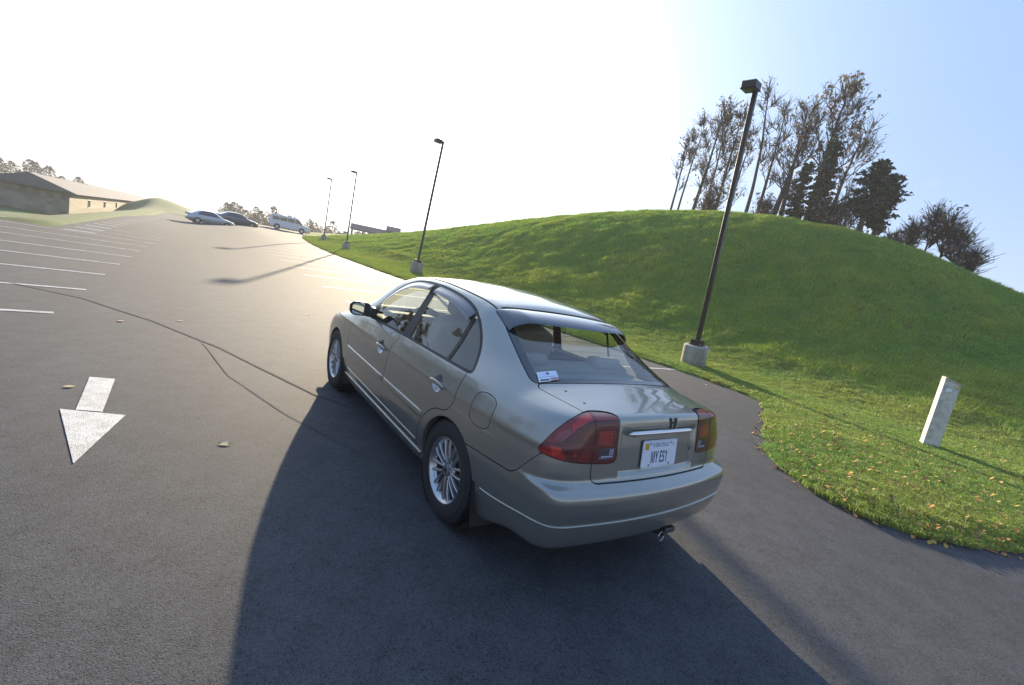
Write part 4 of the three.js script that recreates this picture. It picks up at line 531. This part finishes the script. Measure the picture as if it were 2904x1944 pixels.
// ------------------------------------------------------------------ trees on the bank
const bark = (() => { const a = pnoise(256, 64, 61), b = pnoise(256, 16, 62); return dataTex(256, (i, j) => { const v = 255 * (.55 + .5 * (a(i, j >> 2) - .5) + .4 * (b(i, j >> 1) - .5)); return [v, v * .97, v * .94]; }); })();
const barkMat = std(.145, .12, .10, .95, { map: bark, bumpMap: bark, bumpScale: .02 });
const leafMats = { brown: new THREE.MeshPhysicalMaterial({ roughness: .9, transmission: .25, thickness: 0, side: THREE.DoubleSide, vertexColors: true }), pine: new THREE.MeshPhysicalMaterial({ roughness: .9, transmission: .12, thickness: 0, side: THREE.DoubleSide, vertexColors: true }) };
class Soup { constructor() { this.P = []; this.N = []; this.C = []; this.U = []; this.I = []; }
  limb(pts, rads, sides) { const o = this.P.length / 3; for (let i = 0; i < pts.length; i++) { const a = pts[Math.max(0, i - 1)], b = pts[Math.min(pts.length - 1, i + 1)], d = new THREE.Vector3().subVectors(b, a).normalize(), u = new THREE.Vector3(d.y > .9 ? 1 : 0, d.y > .9 ? 0 : 1, 0).cross(d).normalize(), v = new THREE.Vector3().crossVectors(d, u); for (let k = 0; k < sides; k++) { const q = k / sides * 6.2832, c = Math.cos(q), s = Math.sin(q), n = u.clone().multiplyScalar(c).addScaledVector(v, s); this.P.push(pts[i].x + n.x * rads[i], pts[i].y + n.y * rads[i], pts[i].z + n.z * rads[i]); this.N.push(n.x, n.y, n.z); this.C.push(1, 1, 1); this.U.push(k / sides, i * .5); }
      if (i) for (let k = 0; k < sides; k++) { const e = (k + 1) % sides, q = o + (i - 1) * sides; this.I.push(q + k, q + e, q + sides + k, q + sides + k, q + e, q + sides + e); } } }
  leaf(p, s, r, col, flat = 0) { const n = new THREE.Vector3(r() - .5, (r() - .5) * (1 - flat) + flat, r() - .5).normalize(), u = new THREE.Vector3(r() - .5, r() - .5, r() - .5).cross(n).normalize().multiplyScalar(s), v = new THREE.Vector3().crossVectors(n, u).multiplyScalar(.55), o = this.P.length / 3; for (const [a, b] of [[-1, 0], [0, -1], [1, 0], [0, 1]]) { this.P.push(p.x + a * u.x + b * v.x, p.y + a * u.y + b * v.y, p.z + a * u.z + b * v.z); this.N.push(n.x, n.y, n.z); this.C.push(...col); this.U.push(0, 0); } this.I.push(o, o + 1, o + 2, o, o + 2, o + 3); }
  geo() { const g = new THREE.BufferGeometry(); g.setAttribute('position', new THREE.Float32BufferAttribute(this.P, 3)); g.setAttribute('normal', new THREE.Float32BufferAttribute(this.N, 3)); g.setAttribute('color', new THREE.Float32BufferAttribute(this.C, 3)); g.setAttribute('uv', new THREE.Float32BufferAttribute(this.U, 2)); g.setIndex(this.I); return g; } }
const BROWN = [[.20, .155, .11], [.24, .175, .11], [.17, .14, .105], [.27, .21, .13]], PINE = [[.035, .055, .028], [.05, .07, .03], [.028, .042, .022]];
function tree(pos, H, o) {                            // o: seed, lean [dx, dz], r0, first (fraction of bare trunk), spread, leaves, leaf, cols, bend
  const r = rng(o.seed), wood = new Soup(), twigs = new Soup(), crown = new Soup(), up = new THREE.Vector3(0, 1, 0), V = (x, y, z) => new THREE.Vector3(x, y, z);
  const seg = 12, T = [], TR = []; let wx = 0, wz = 0; for (let i = 0; i <= seg; i++) { const t = i / seg; wx += (r() - .5) * .16 * H / 12; wz += (r() - .5) * .16 * H / 12; const b = o.bend ? o.bend * Math.sin(t * 4.2) : 0; T.push(V(o.lean[0] * t * H + wx * t + b, t * H * (o.trunk || .92) - .5 * (1 - t), o.lean[1] * t * H + wz * t)); TR.push(o.r0 * Math.pow(1 - t * .96, .85) + .008); }
  TR[0] *= 1.3; wood.limb(T, TR, 9);
  const at = (t) => { const f = clamp(t * seg, 0, seg - .001), i = f | 0; return T[i].clone().lerp(T[i + 1], f - i); };
  const twig = (p, d, len, n) => { const e = p.clone().addScaledVector(d, len); const m = p.clone().lerp(e, .5).add(V((r() - .5) * .12 * len, (r() - .3) * .1 * len, (r() - .5) * .12 * len)); twigs.limb([p, m, e], [.022, .015, .007], 3); for (let k = 0; k < n; k++) { const q = p.clone().lerp(e, .25 + .8 * r()).add(V((r() - .5) * .35, (r() - .5) * .35, (r() - .5) * .35)); crown.leaf(q, o.leaf * (.6 + .8 * r()), r, o.cols[(r() * o.cols.length) | 0].map((c) => c * (.7 + .6 * r()))); } };
  const branch = (p, d, len, rad, depth) => { const n = 5, pts = [p.clone()], rr = [rad]; let q = p.clone(), dd = d.clone(); for (let i = 1; i <= n; i++) { dd.add(V((r() - .5) * .34, (r() - .35) * .22 + .05, (r() - .5) * .34)).normalize(); q = q.clone().addScaledVector(dd, len / n); pts.push(q); rr.push(rad * (1 - i / n * .82)); } wood.limb(pts, rr, depth ? 4 : 6);
    const kids = depth ? 3 + (r() * 2 | 0) : 4 + (r() * 3 | 0); for (let k = 0; k < kids; k++) { const t = .3 + .7 * (k + r()) / kids, f = Math.min(n - .01, t * n), i = f | 0, c = pts[i].clone().lerp(pts[i + 1], f - i), nd = dd.clone().multiplyScalar(.6).add(V(r() - .5, r() * .7 - .15, r() - .5).multiplyScalar(1.2)).normalize(); if (depth < 1) branch(c, nd, len * (.32 + .25 * r()), rad * .45, depth + 1); else for (let w = 0; w < 1 + (r() < .35); w++) twig(c, nd.clone().add(V(r() - .5, r() - .4, r() - .5)).normalize(), .5 + .8 * r(), r() < o.leaves * .5 ? 1 + (r() * 4 | 0) : (r() * 1.35 | 0)); } };
  o.n = Math.ceil(o.n * .72); for (let k = 0; k < o.n; k++) { const t = lerp(o.first, .99, Math.pow((k + r()) / o.n, .85)), p = at(t), a = k * 2.4 + r() * 1.2, up1 = lerp(.5, 1.1, r()) * (o.steep || 1), d = V(Math.cos(a), up1, Math.sin(a)).normalize(), len = H * o.spread * (.55 + .7 * r()) * Math.pow(Math.sin(Math.PI * clamp((t - o.first) / (1 - o.first) * .75 + .22, .06, .97)), .8); branch(p, d, len, Math.max(.02, o.r0 * .42 * (1 - t * .8)), 0); }
  return { wood, twigs, crown };
}
function pine(pos, H, o) { const r = rng(o.seed), wood = new Soup(), crown = new Soup(), twigs = new Soup(), V = (x, y, z) => new THREE.Vector3(x, y, z), T = [], R = []; for (let i = 0; i <= 10; i++) { const t = i / 10; T.push(V(o.lean[0] * t * H + Math.sin(t * 3 + o.seed) * .15, t * H - .5 * (1 - t), o.lean[1] * t * H)); R.push(o.r0 * (1 - t * .9) + .01); } wood.limb(T, R, 9);
  for (let k = 0; k < o.n; k++) { const t = lerp(o.first, 1, (k + r() * .8) / o.n), p = V(o.lean[0] * t * H, t * H, o.lean[1] * t * H), a = k * 2.4 + r(), prof = o.flat ? Math.pow(Math.sin(Math.PI * clamp((t - o.first) / (1 - o.first) * .8 + .15, 0, 1)), .7) : 1 - .8 * (t - o.first) / (1 - o.first), len = H * o.spread * prof * (.5 + .6 * r()), d = V(Math.cos(a), o.flat ? .25 + .2 * r() : .05 + .25 * r(), Math.sin(a)).normalize(), e = p.clone().addScaledVector(d, len); twigs.limb([p, p.clone().lerp(e, .5).add(V(0, -.06 * len, 0)), e], [.045, .03, .012], 4);
    const m = 4 + len * 4.5 | 0; for (let c = 0; c < m; c++) { const q = p.clone().lerp(e, .25 + .75 * (c + r()) / m).add(V((r() - .5) * .5, (r() - .3) * .25, (r() - .5) * .5)); for (let w = 0; w < 7; w++) crown.leaf(q.clone().add(V((r() - .5) * .42, (r() - .4) * .22, (r() - .5) * .42)), .10 + .10 * r(), r, o.cols[(r() * o.cols.length) | 0].map((v) => v * (.7 + .7 * r())), .3); } }
  return { wood, crown, twigs }; }
const bankTop = (x, z) => lawnH(x, z, Math.max(0, edgeDist(x, z)));
function plant(name, label, cat, x, z, T, mat, group, sink = 0) { const t = thing(name, label, cat, [x, bankTop(x, z) - sink, z], 0, group); mesh('trunk', T.wood.geo(), barkMat, t); if (T.twigs.I.length) mesh('twigs', T.twigs.geo(), barkMat, t); if (T.crown.I.length) mesh('crown', T.crown.geo(), mat, t); return t; }
// a point on the ridge from the photograph's bearing (degrees right of -z) at a given lateral position
const ridge = (azDeg, x) => { const e = camera.position, k = (x - e.x) / Math.sin(azDeg * RAD); return [x, e.z - Math.cos(azDeg * RAD) * k]; };
// height that makes a tree standing there reach the given elevation (degrees) above the photographer's eye
const reach = (x, z, el) => camera.position.y + Math.tan(el * RAD) * Math.hypot(x - camera.position.x, z - camera.position.z) - bankTop(x, z);
{
  const G = 'autumn trees along the crest of the bank';
  const D = [ // bearing, x, height, options, label
    [51.9, 30, 19.0, { r0: .11, first: .42, spread: .10, n: 12, leaves: .30, leaf: .10, lean: [.03, .01] }, 'slender bare tree at the left end of the row on the bank'],
    [52.6, 31, 21.0, { r0: .10, first: .45, spread: .10, n: 11, leaves: .38, leaf: .10, lean: [.05, .02] }, 'thin tree second from the left end of the row on the bank'],
    [54.2, 30, 22.3, { r0: .16, first: .30, spread: .15, n: 17, leaves: .45, leaf: .11, lean: [.09, .02] }, 'leaning slim tree with brown leaves left of the tall lamp'],
    [55.4, 33, 21.8, { r0: .13, first: .25, spread: .15, n: 16, leaves: .5, leaf: .11, lean: [.04, 0] }, 'leafy brown tree just left of the tall lamp post'],
    [56.6, 31, 21.5, { r0: .17, first: .22, spread: .15, n: 18, leaves: .5, leaf: .12, lean: [.02, 0] }, 'brown-leaved tree directly behind the tall lamp post'],
    [57.9, 34, 20.2, { r0: .12, first: .3, spread: .13, n: 12, leaves: .35, leaf: .10, lean: [.03, .03] }, 'thin twiggy tree just right of the tall lamp post'],
    [59.7, 31, 24.2, { r0: .15, first: .45, spread: .08, n: 10, leaves: .08, leaf: .08, lean: [-.02, -.04], bend: .45 }, 'bare crooked tree whose curved stem rises above its neighbours'],
    [60.9, 34, 22.2, { r0: .16, first: .35, spread: .14, n: 15, leaves: .15, leaf: .09, lean: [.02, 0], steep: 1.6 }, 'tall bare tree with steep fine branches in mid row'],
    [62.3, 31, 20.5, { r0: .24, first: .32, spread: .17, n: 17, leaves: .3, leaf: .11, lean: [.12, .05] }, 'thick-stemmed tree leaning to the right on the crest'],
    [63.2, 34, 22.6, { r0: .21, first: .38, spread: .16, n: 18, leaves: .4, leaf: .12, lean: [.03, 0] }, 'tall upright tree left of the broadest crown'],
    [65.6, 32, 24.2, { r0: .27, first: .40, spread: .20, n: 26, leaves: .72, leaf: .14, lean: [.01, .01] }, 'tallest tree on the bank with a broad rounded brown crown'],
    [67.2, 34, 20.5, { r0: .18, first: .40, spread: .20, n: 18, leaves: .5, leaf: .12, lean: [.05, .06] }, 'tree right of the tallest with branches reaching right'],
  ];
  D.forEach(([az, x, H, o, label], i) => { const [px, pz] = ridge(az, x); plant('deciduous_tree', label, 'tree', px, pz, tree(null, reach(px, pz, H), { seed: 300 + i * 17, cols: BROWN, ...o }), leafMats.brown, G); });
  const E2 = [[66.3, 30.5, 18.6, { r0: .2, first: .12, spread: .17, n: 46, lean: [0, 0] }, 'dense dark conical evergreen under the tallest tree'], [64.4, 31, 16.5, { r0: .15, first: .2, spread: .17, n: 28, lean: [.03, 0] }, 'small dark evergreen left of the dense conical one'], [70.4, 30, 16.8, { r0: .2, first: .30, spread: .24, n: 34, lean: [.02, .02], flat: 1 }, 'flat-topped dark pine at the right of the group'], [71.6, 32, 15.6, { r0: .18, first: .25, spread: .22, n: 30, lean: [.04, .02], flat: 1 }, 'lower pine leaning right at the end of the group']];
  E2.forEach(([az, x, H, o, label], i) => { const [px, pz] = ridge(az, x); plant('pine_tree', label, 'tree', px, pz, pine(null, reach(px, pz, H), { seed: 700 + i * 13, cols: PINE, ...o }), leafMats.pine, 'evergreens among the trees on the bank'); });
  const B = [[56.0, 30, 12.4, 'rusty brown bush at the foot of the trees by the tall lamp'], [69.0, 30, 13.3, 'dark brown bush between the conical evergreen and the flat-topped pine'], [67.6, 30, 12.8, 'low brown scrub under the tree with reaching branches'], [61.5, 31, 12.4, 'thin scrub at the foot of the leaning tree'], [73.2, 32, 10.1, 'grey scrub at the right end of the tree group']];
  B.forEach(([az, x, H, label], i) => { const [px, pz] = ridge(az, x); plant('bush', label, 'bush', px, pz, tree(null, reach(px, pz, H), { seed: 900 + i * 7, cols: i === 0 ? [[.2, .11, .06], [.17, .10, .06]] : BROWN, r0: .06, first: .03, spread: .36, n: 20, leaves: .7, leaf: .11, lean: [0, 0], steep: .7 }), leafMats.brown, 'scrub among the trees on the bank', .2); });
  const F = [[74.6, 30, 11.2, 'small bare tree first of the far right row on the bank'], [75.7, 30.5, 12.8, 'small grey tree tallest of the far right row'], [76.9, 30, 12.0, 'small twiggy tree in the far right row next to its tallest'], [77.9, 31, 10.9, 'small grey tree third along the far right row'], [79.0, 30, 9.0, 'last and lowest little tree of the far right row']];
  F.forEach(([az, x, H, label], i) => { const [px, pz] = ridge(az, x); plant('small_tree', label, 'tree', px, pz, tree(null, reach(px, pz, H), { seed: 1100 + i * 11, cols: BROWN, r0: .05, first: .3, spread: .17, n: 15, leaves: .2, leaf: .09, lean: [.02, .01] }), leafMats.brown, 'small trees far right along the bank'); });
}
// ------------------------------------------------------------------ woods beyond the lot
{
  const wood = (name, label, list, seed, cols, hi, ls = .034) => { const r = rng(seed), s = new Soup(), tr = new Soup(); for (const [x, y, z, H] of list) { tr.limb([new THREE.Vector3(x, y - .5, z), new THREE.Vector3(x, y + H * .8, z)], [.16, .05], 5); const n = hi; for (let k = 0; k < n; k++) { const a = r() * 6.28, t = Math.pow(r(), .7), rad = H * .30 * Math.sin(Math.PI * clamp(t * .82 + .12, 0, 1)) * Math.sqrt(r()); s.leaf(new THREE.Vector3(x + Math.cos(a) * rad, y + H * (.14 + .86 * t), z + Math.sin(a) * rad), H * ls * (.6 + .9 * r()), r, cols[(r() * cols.length) | 0].map((c) => c * (.6 + .8 * r()))); } } const g = new THREE.Group(); g.name = numbered(name); g.userData = { kind: 'stuff', label, category: 'woods' }; mesh('crown', s.geo(), leafMats.brown, g); mesh('trunk', tr.geo(), barkMat, g); scene.add(g); };
  const r = rng(42), A = [], B = [];
  for (let i = 0; i < 90; i++) { const az = lerp(3.2, 24, (i + r()) / 90) * RAD, d = 120 + 50 * r(), x = camera.position.x + Math.sin(az) * d, z = camera.position.z - Math.cos(az) * d; A.push([x, farH(x, z) - .2, z, 3.6 + 3.2 * r()]); }
  wood('distant_wood', 'band of hazy autumn trees along the horizon beyond the van', A, 5, [[.16, .13, .06], [.12, .12, .05], [.24, .13, .05], [.10, .10, .05]], 300);
  for (let i = 0; i < 64; i++) { const az = lerp(-112, -17, (i + r()) / 64) * RAD, d = 36 + 16 * r(), x = camera.position.x + Math.sin(az) * d, z = camera.position.z - Math.cos(az) * d; B.push([x, Math.max(-1, farH(x, z)) - .2, z, 8 + 5 * r()]); }
  const C = []; for (let i = 0; i < 13; i++) { const az = lerp(-13.5, -7.2, (i + r()) / 13) * RAD, d = 150 + 30 * r(), x = camera.position.x + Math.sin(az) * d, z = camera.position.z - Math.cos(az) * d; C.push([x, farH(x, z) - .2, z, 4.6 + 3 * r() * (i < 9 ? 1.2 : .5)]); }
  wood('distant_wood', 'hazy dark trees behind the long low building at the far left', C, 7, [[.12, .11, .06], [.09, .09, .05]], 420, .030);
  wood('distant_wood', 'wooded edge across the lot at the far left', B, 6, [[.14, .13, .06], [.12, .12, .05], [.17, .14, .06], [.08, .09, .04]], 520, .026);
}
// ------------------------------------------------------------------ lamp posts
const bronze = phys(.045, .036, .03, .42, { metalness: .5, clearcoat: .25 });
const concMap = (() => { const a = pnoise(256, 128, 81), b = pnoise(256, 12, 82); return dataTex(256, (i, j) => { const v = 255 * (.82 + .22 * (a(i, j) - .5) + .26 * (b(i, j) - .5) - (a(i, j) > .93 ? .25 : 0)); return [v, v * .985, v * .95]; }, true); })();
const concrete = std(.56, .54, .50, .9, { map: concMap, bumpMap: concMap, bumpScale: .006 });
function makeLamp() {
  const t = thing('lamp_post', '', 'lamp post');
  const prof = [[.0, -.4], [.325, -.4], [.325, .54], [.318, .572], [.295, .59], [.0, .592]].map(([a, b]) => new THREE.Vector2(a, b)); mesh('concrete_base', new THREE.LatheGeometry(prof, 40), concrete, t);
  const collar = mesh('base_cover', [new RoundedBoxGeometry(.27, .15, .27, 2, .015).translate(0, .667, 0), box(.33, .02, .33, 0, .602, 0, .006)], bronze, t);
  for (const [x, z] of [[-.13, -.13], [.13, -.13], [.13, .13], [-.13, .13]]) mesh('anchor_bolt', cyl(.014, .014, .06, 8, x, .63, z), M.steel, collar);
  const pole = new RoundedBoxGeometry(.106, 6.35, .106, 2, .014); pole.translate(0, .742 + 6.35 / 2, 0); mesh('pole', pole, bronze, t);
  mesh('hand_hole', box(.07, .14, .006, 0, 1.25, .054, .002), bronze, t);
  // square shoe-box head on a short arm, reaching over the lot (-x)
  const head = new THREE.Group(); head.name = 'lamp_head'; t.add(head);
  mesh('arm', box(.16, .06, .06, -.08, 6.98, 0, .01), bronze, head); mesh('housing', [box(.36, .17, .34, -.30, 7.0, 0, .02), box(.38, .02, .36, -.30, 6.915, 0, .006)], bronze, head); mesh('lens', box(.30, .012, .28, -.30, 6.900, 0, .004), phys(.16, .16, .155, .2, { clearcoat: 1 }), head);
  return t;
}
const lamp0 = makeLamp();
[[9.22, -4.72, 'tall dark lamp post on a round concrete base in the grass behind the sedan', 0.15], [9.75, -25.2, 'lamp post with concrete base beyond the roof of the sedan, against the bright sky', .1], [10.0, -42.3, 'smaller lamp post farther along the lawn edge, third from the nearest', .1], [10.9, -55.2, 'farthest small lamp post on the lawn edge beside the van', .1]].forEach(([x, z, label, turn], i) => {
  const o = i ? lamp0.clone() : lamp0; if (i) { o.name = numbered('lamp_post'); scene.add(o); } o.position.set(x, lawnH(x, z, Math.max(.1, edgeDist(x, z))) - .06, z); o.rotation.set(0, turn, [.075, -.05, 0, 0][i]); if (i === 1) o.scale.setScalar(1.16); o.userData = { label, category: 'lamp post', group: 'lamp posts along the edge of the lawn' };
});
// ------------------------------------------------------------------ white marker post in the lawn
{
  const x = 8.18, z = .53, t = thing('marker_post', 'square weathered white post with a slanted top standing in the grass at the right', 'post', [x, lawnH(x, z, 1) - .02, z], -1.12);
  const pm = std(.70, .68, .62, .7, { map: paintMap }); const sh = new THREE.Shape(); sh.moveTo(-.10, -.3); sh.lineTo(.10, -.3); sh.lineTo(.10, 1.12); sh.lineTo(-.10, 1.20); sh.closePath();
  const g = new THREE.ExtrudeGeometry(sh, { depth: .18, bevelEnabled: true, bevelSize: .008, bevelThickness: .008, bevelSegments: 2 }); g.translate(0, 0, -.09); mesh('shaft', g, pm, t); const cap = box(.225, .014, .212, 0, 0, 0, .004); cap.rotateZ(-.363); cap.translate(0, 1.186, 0); mesh('cap', cap, pm, t);
  mesh('label_plate', box(.075, .06, .004, -.02, 1.03, .100, .001), std(.82, .84, .86, .5), t); mesh('reflector', box(.03, .045, .004, .085, 1.10, .100, .001), std(.7, .42, .05, .4), t);
}
// ------------------------------------------------------------------ far cars
{
  // the van: a long boxy body with a sloping nose
  const white = phys(.74, .75, .76, .35, { clearcoat: 1, clearcoatRoughness: .05 }), dk = phys(.03, .035, .04, .08, { clearcoat: 1 });
  const v = thing('passenger_van', 'white van with dark windows parked at the far end of the lot', 'van', [8.7, 0, -62.3], 0);
  const sh = new THREE.Shape(); const pts = [[-2.62, .42], [2.55, .42], [2.66, .55], [2.66, .82], [2.5, .98], [1.72, 1.16], [1.05, 1.92], [.85, 2.0], [-2.35, 2.02], [-2.58, 1.9], [-2.66, 1.2], [-2.66, .5]]; sh.moveTo(...pts[0]); pts.slice(1).forEach((p) => sh.lineTo(...p)); sh.closePath();
  const arch = (x) => { const h = new THREE.Path(); h.absarc(x, .42, .40, 0, Math.PI, false); return h; };
  const bodyG = new THREE.ExtrudeGeometry(sh, { depth: 1.72, bevelEnabled: true, bevelSize: .09, bevelThickness: .11, bevelSegments: 4 }); bodyG.translate(0, 0, -.86); mesh('body', bodyG, white, v);
  for (const sg of [-1, 1]) { for (const [a, b] of [[-2.4, -1.5], [-1.4, -.45], [-.35, .55]]) mesh('side_window', box(b - a, .52, .02, (a + b) / 2, 1.58, sg * .975, .008), dk, v);
    const w = new THREE.Shape(); w.moveTo(.65, 1.32); w.lineTo(1.62, 1.30); w.lineTo(1.08, 1.84); w.lineTo(.65, 1.84); w.closePath(); const g = new THREE.ExtrudeGeometry(w, { depth: .02, bevelEnabled: false }); g.translate(0, 0, sg * .975 - .01); mesh('side_window', g, dk, v); mesh('door_handle', box(.16, .03, .03, .85, 1.12, sg * .98, .01), white, v); mesh('mirror', box(.10, .22, .2, 1.5, 1.32, sg * 1.06, .03), dk, v); mesh('headlight', box(.06, .18, .32, 2.72, .74, sg * .62, .02), M.silver, v); mesh('tail_light', box(.05, .42, .14, -2.75, 1.1, sg * .76, .02), std(.4, .02, .02, .3), v); }
  const ws = box(.03, .92, 1.5, 0, 0, 0, .01); ws.rotateZ(.728); ws.translate(1.49, 1.56, 0); mesh('windscreen', ws, dk, v); mesh('rear_window', box(.02, .5, 1.3, -2.745, 1.58, 0, .008), dk, v); mesh('bumper', [box(.16, .22, 1.86, 2.74, .5, 0, .05), box(.14, .2, 1.86, -2.73, .5, 0, .05)], M.plastic, v); mesh('grille', box(.04, .16, .8, 2.75, .75, 0, .01), dk, v);
  for (const x of [-1.72, 1.62]) for (const sg of [-1, 1]) { const w = new THREE.Group(); w.name = 'wheel'; w.position.set(x, .35, sg * .86); v.add(w); const ty = new THREE.CylinderGeometry(.35, .35, .24, 28); ty.rotateX(Math.PI / 2); mesh('tyre', ty, M.tyre, w); const r2 = new THREE.CylinderGeometry(.21, .21, .25, 20); r2.rotateX(Math.PI / 2); mesh('rim', r2, M.alloy, w); const aw = new THREE.CylinderGeometry(.42, .42, .245, 28); aw.rotateX(Math.PI / 2); aw.translate(0, .03, -sg * .01); mesh('wheel_arch', aw, M.dark, w); }
  v.position.set(10.6, lotH(10.6, -75.5), -75.5); v.rotation.y = -.18;
  // two more cars: lighter builds of the same smooth shell, painted differently
  const farCar = (name, label, x, z, turn, color, sc) => { const t = thing(name, label, 'car', [x, lotH(x, z), z], turn, 'cars standing far off in the lot'); const paint = phys(...color, .3, { metalness: .6, clearcoat: 1, clearcoatRoughness: .04 });
    let S = surfaceNets(carF, [-.98, .10, -1.1], [.98, 1.52, 3.62], .045); for (const i of [0, 1]) S = split(S, archF(i))[1]; const P = {}; for (const sgn of [-1, 1]) { let w; [w, S] = split(S, sideOf(dloSd, sgn)); P[sgn] = w; } let rg, ws2; [rg, S] = split(S, rearGlassF); [ws2, S] = split(S, windF);
    const inner = new THREE.Group(); mesh('body', geo(S), paint, t); for (const sgn of [-1, 1]) mesh('side_window', geo(P[sgn]), dk, t); mesh('rear_window', geo(rg), dk, t); mesh('windscreen', geo(ws2), dk, t);
    for (const s of [0, 2.62]) for (const sg of [-1, 1]) { const w = new THREE.Group(); w.name = 'wheel'; w.position.set(sg * .74, .31, -s); t.add(w); const ty = new THREE.CylinderGeometry(.31, .31, .19, 26); ty.rotateZ(Math.PI / 2); mesh('tyre', ty, M.tyre, w); const r2 = new THREE.CylinderGeometry(.19, .19, .196, 18); r2.rotateZ(Math.PI / 2); mesh('rim', r2, M.alloy, w); }
    mesh('underside', box(1.46, .3, 3.7, 0, .33, -1.3, .05), M.dark, t); for (const sg of [-1, 1]) { mesh('tail_light', box(.26, .16, .06, sg * .58, .86, .86, .02), std(.4, .02, .02, .3), t); mesh('headlight', box(.3, .13, .08, sg * .56, .68, -3.33, .03), M.silver, t); } t.scale.setScalar(sc); return t; };
  farCar('parked_car', 'silver car parked far off on the left, nearer of the two side by side', -1.3, -57, -1.42, [.45, .47, .50], 1);
  farCar('parked_car', 'dark blue-grey car parked far off, just behind the silver one', 1.4, -61.5, -1.36, [.10, .115, .14], 1.02);
}
// ------------------------------------------------------------------ open pavilion beyond the shoulder of the bank
{
  const cx = 26.5, cz = -84, y = lawnH(cx, cz, 10), t = thing('pavilion', 'long open shelter with a low roof and a raised gabled end on the skyline', 'pavilion', [cx, .55, cz], -.32);
  const roofM = std(.16, .13, .10, .7), wood = std(.22, .17, .11, .8), base = 1.6, ev = 3.35;
  const gable = (L, W2, h, y0, x0) => { const s = new THREE.Shape(); s.moveTo(-W2, 0); s.lineTo(0, h); s.lineTo(W2, 0); s.lineTo(W2 - .1, -.16); s.lineTo(0, h - .22); s.lineTo(-W2 + .1, -.16); s.closePath(); const g = new THREE.ExtrudeGeometry(s, { depth: L, bevelEnabled: false }); g.rotateY(Math.PI / 2); g.translate(x0, y0, 0); return g; };
  mesh('main_roof', gable(6.4, 2.0, 0.95, ev - .25, -4.6), roofM, t); mesh('raised_roof', gable(2.6, 1.9, 0.9, ev + .65, 1.6), roofM, t); mesh('roof_wall', box(2.2, .8, 3.0, 2.9, ev + .35, 0, .02), wood, t);
  mesh('lower_roof', gable(4.2, 2.3, .8, ev - .35, .9), roofM, t);
  for (const x of [-4.3, -2.4, -.5, 1.4, 3.3, 4.8]) for (const z of [-1.6, 1.6]) mesh('post', box(.2, ev + 2.5, .2, x, (ev - 2.7) / 2, z, .02), wood, t);
  mesh('floor_slab', box(11, 2.2, 4.4, 0, base - .8, 0, .04), concrete, t);
}
// ------------------------------------------------------------------ long low building at the far left
{
  const t = thing('long_building', 'long low building with a pale wall and grey-brown roof at far left', 'building', [-11.4, farH(-12, -96), -122], -0.017);
  const wall = std(.52, .46, .38, .9, { map: concMap }), roof = std(.20, .18, .17, .9), dk = std(.03, .03, .035, .4);
  mesh('wall', box(6, 4.4, 110, -3, .2, 0, .02), wall, t);
  const s = new THREE.Shape(); s.moveTo(.7, 2.35); s.lineTo(-3, 3.7); s.lineTo(-6.7, 2.35); s.closePath(); const g = new THREE.ExtrudeGeometry(s, { depth: 111.4, bevelEnabled: false }); g.translate(0, 0, -55.7); mesh('roof', g, roof, t);
  for (let k = 0; k < 17; k++) { const z = 50 - k * 6; if (k < 9 && k % 2) { const w = mesh('window', box(.06, 1.0, 1.4, .01, 1.3, z), std(.6, .6, .58, .6), t); mesh('pane', box(.03, .84, 1.24, .04, 1.3, z), M.frit, w); } else if (k > 8) mesh('garage_opening', box(.08, 1.9, 2.6, .0, 1.0, z), dk, t); }
}
renderer.render(scene, camera);
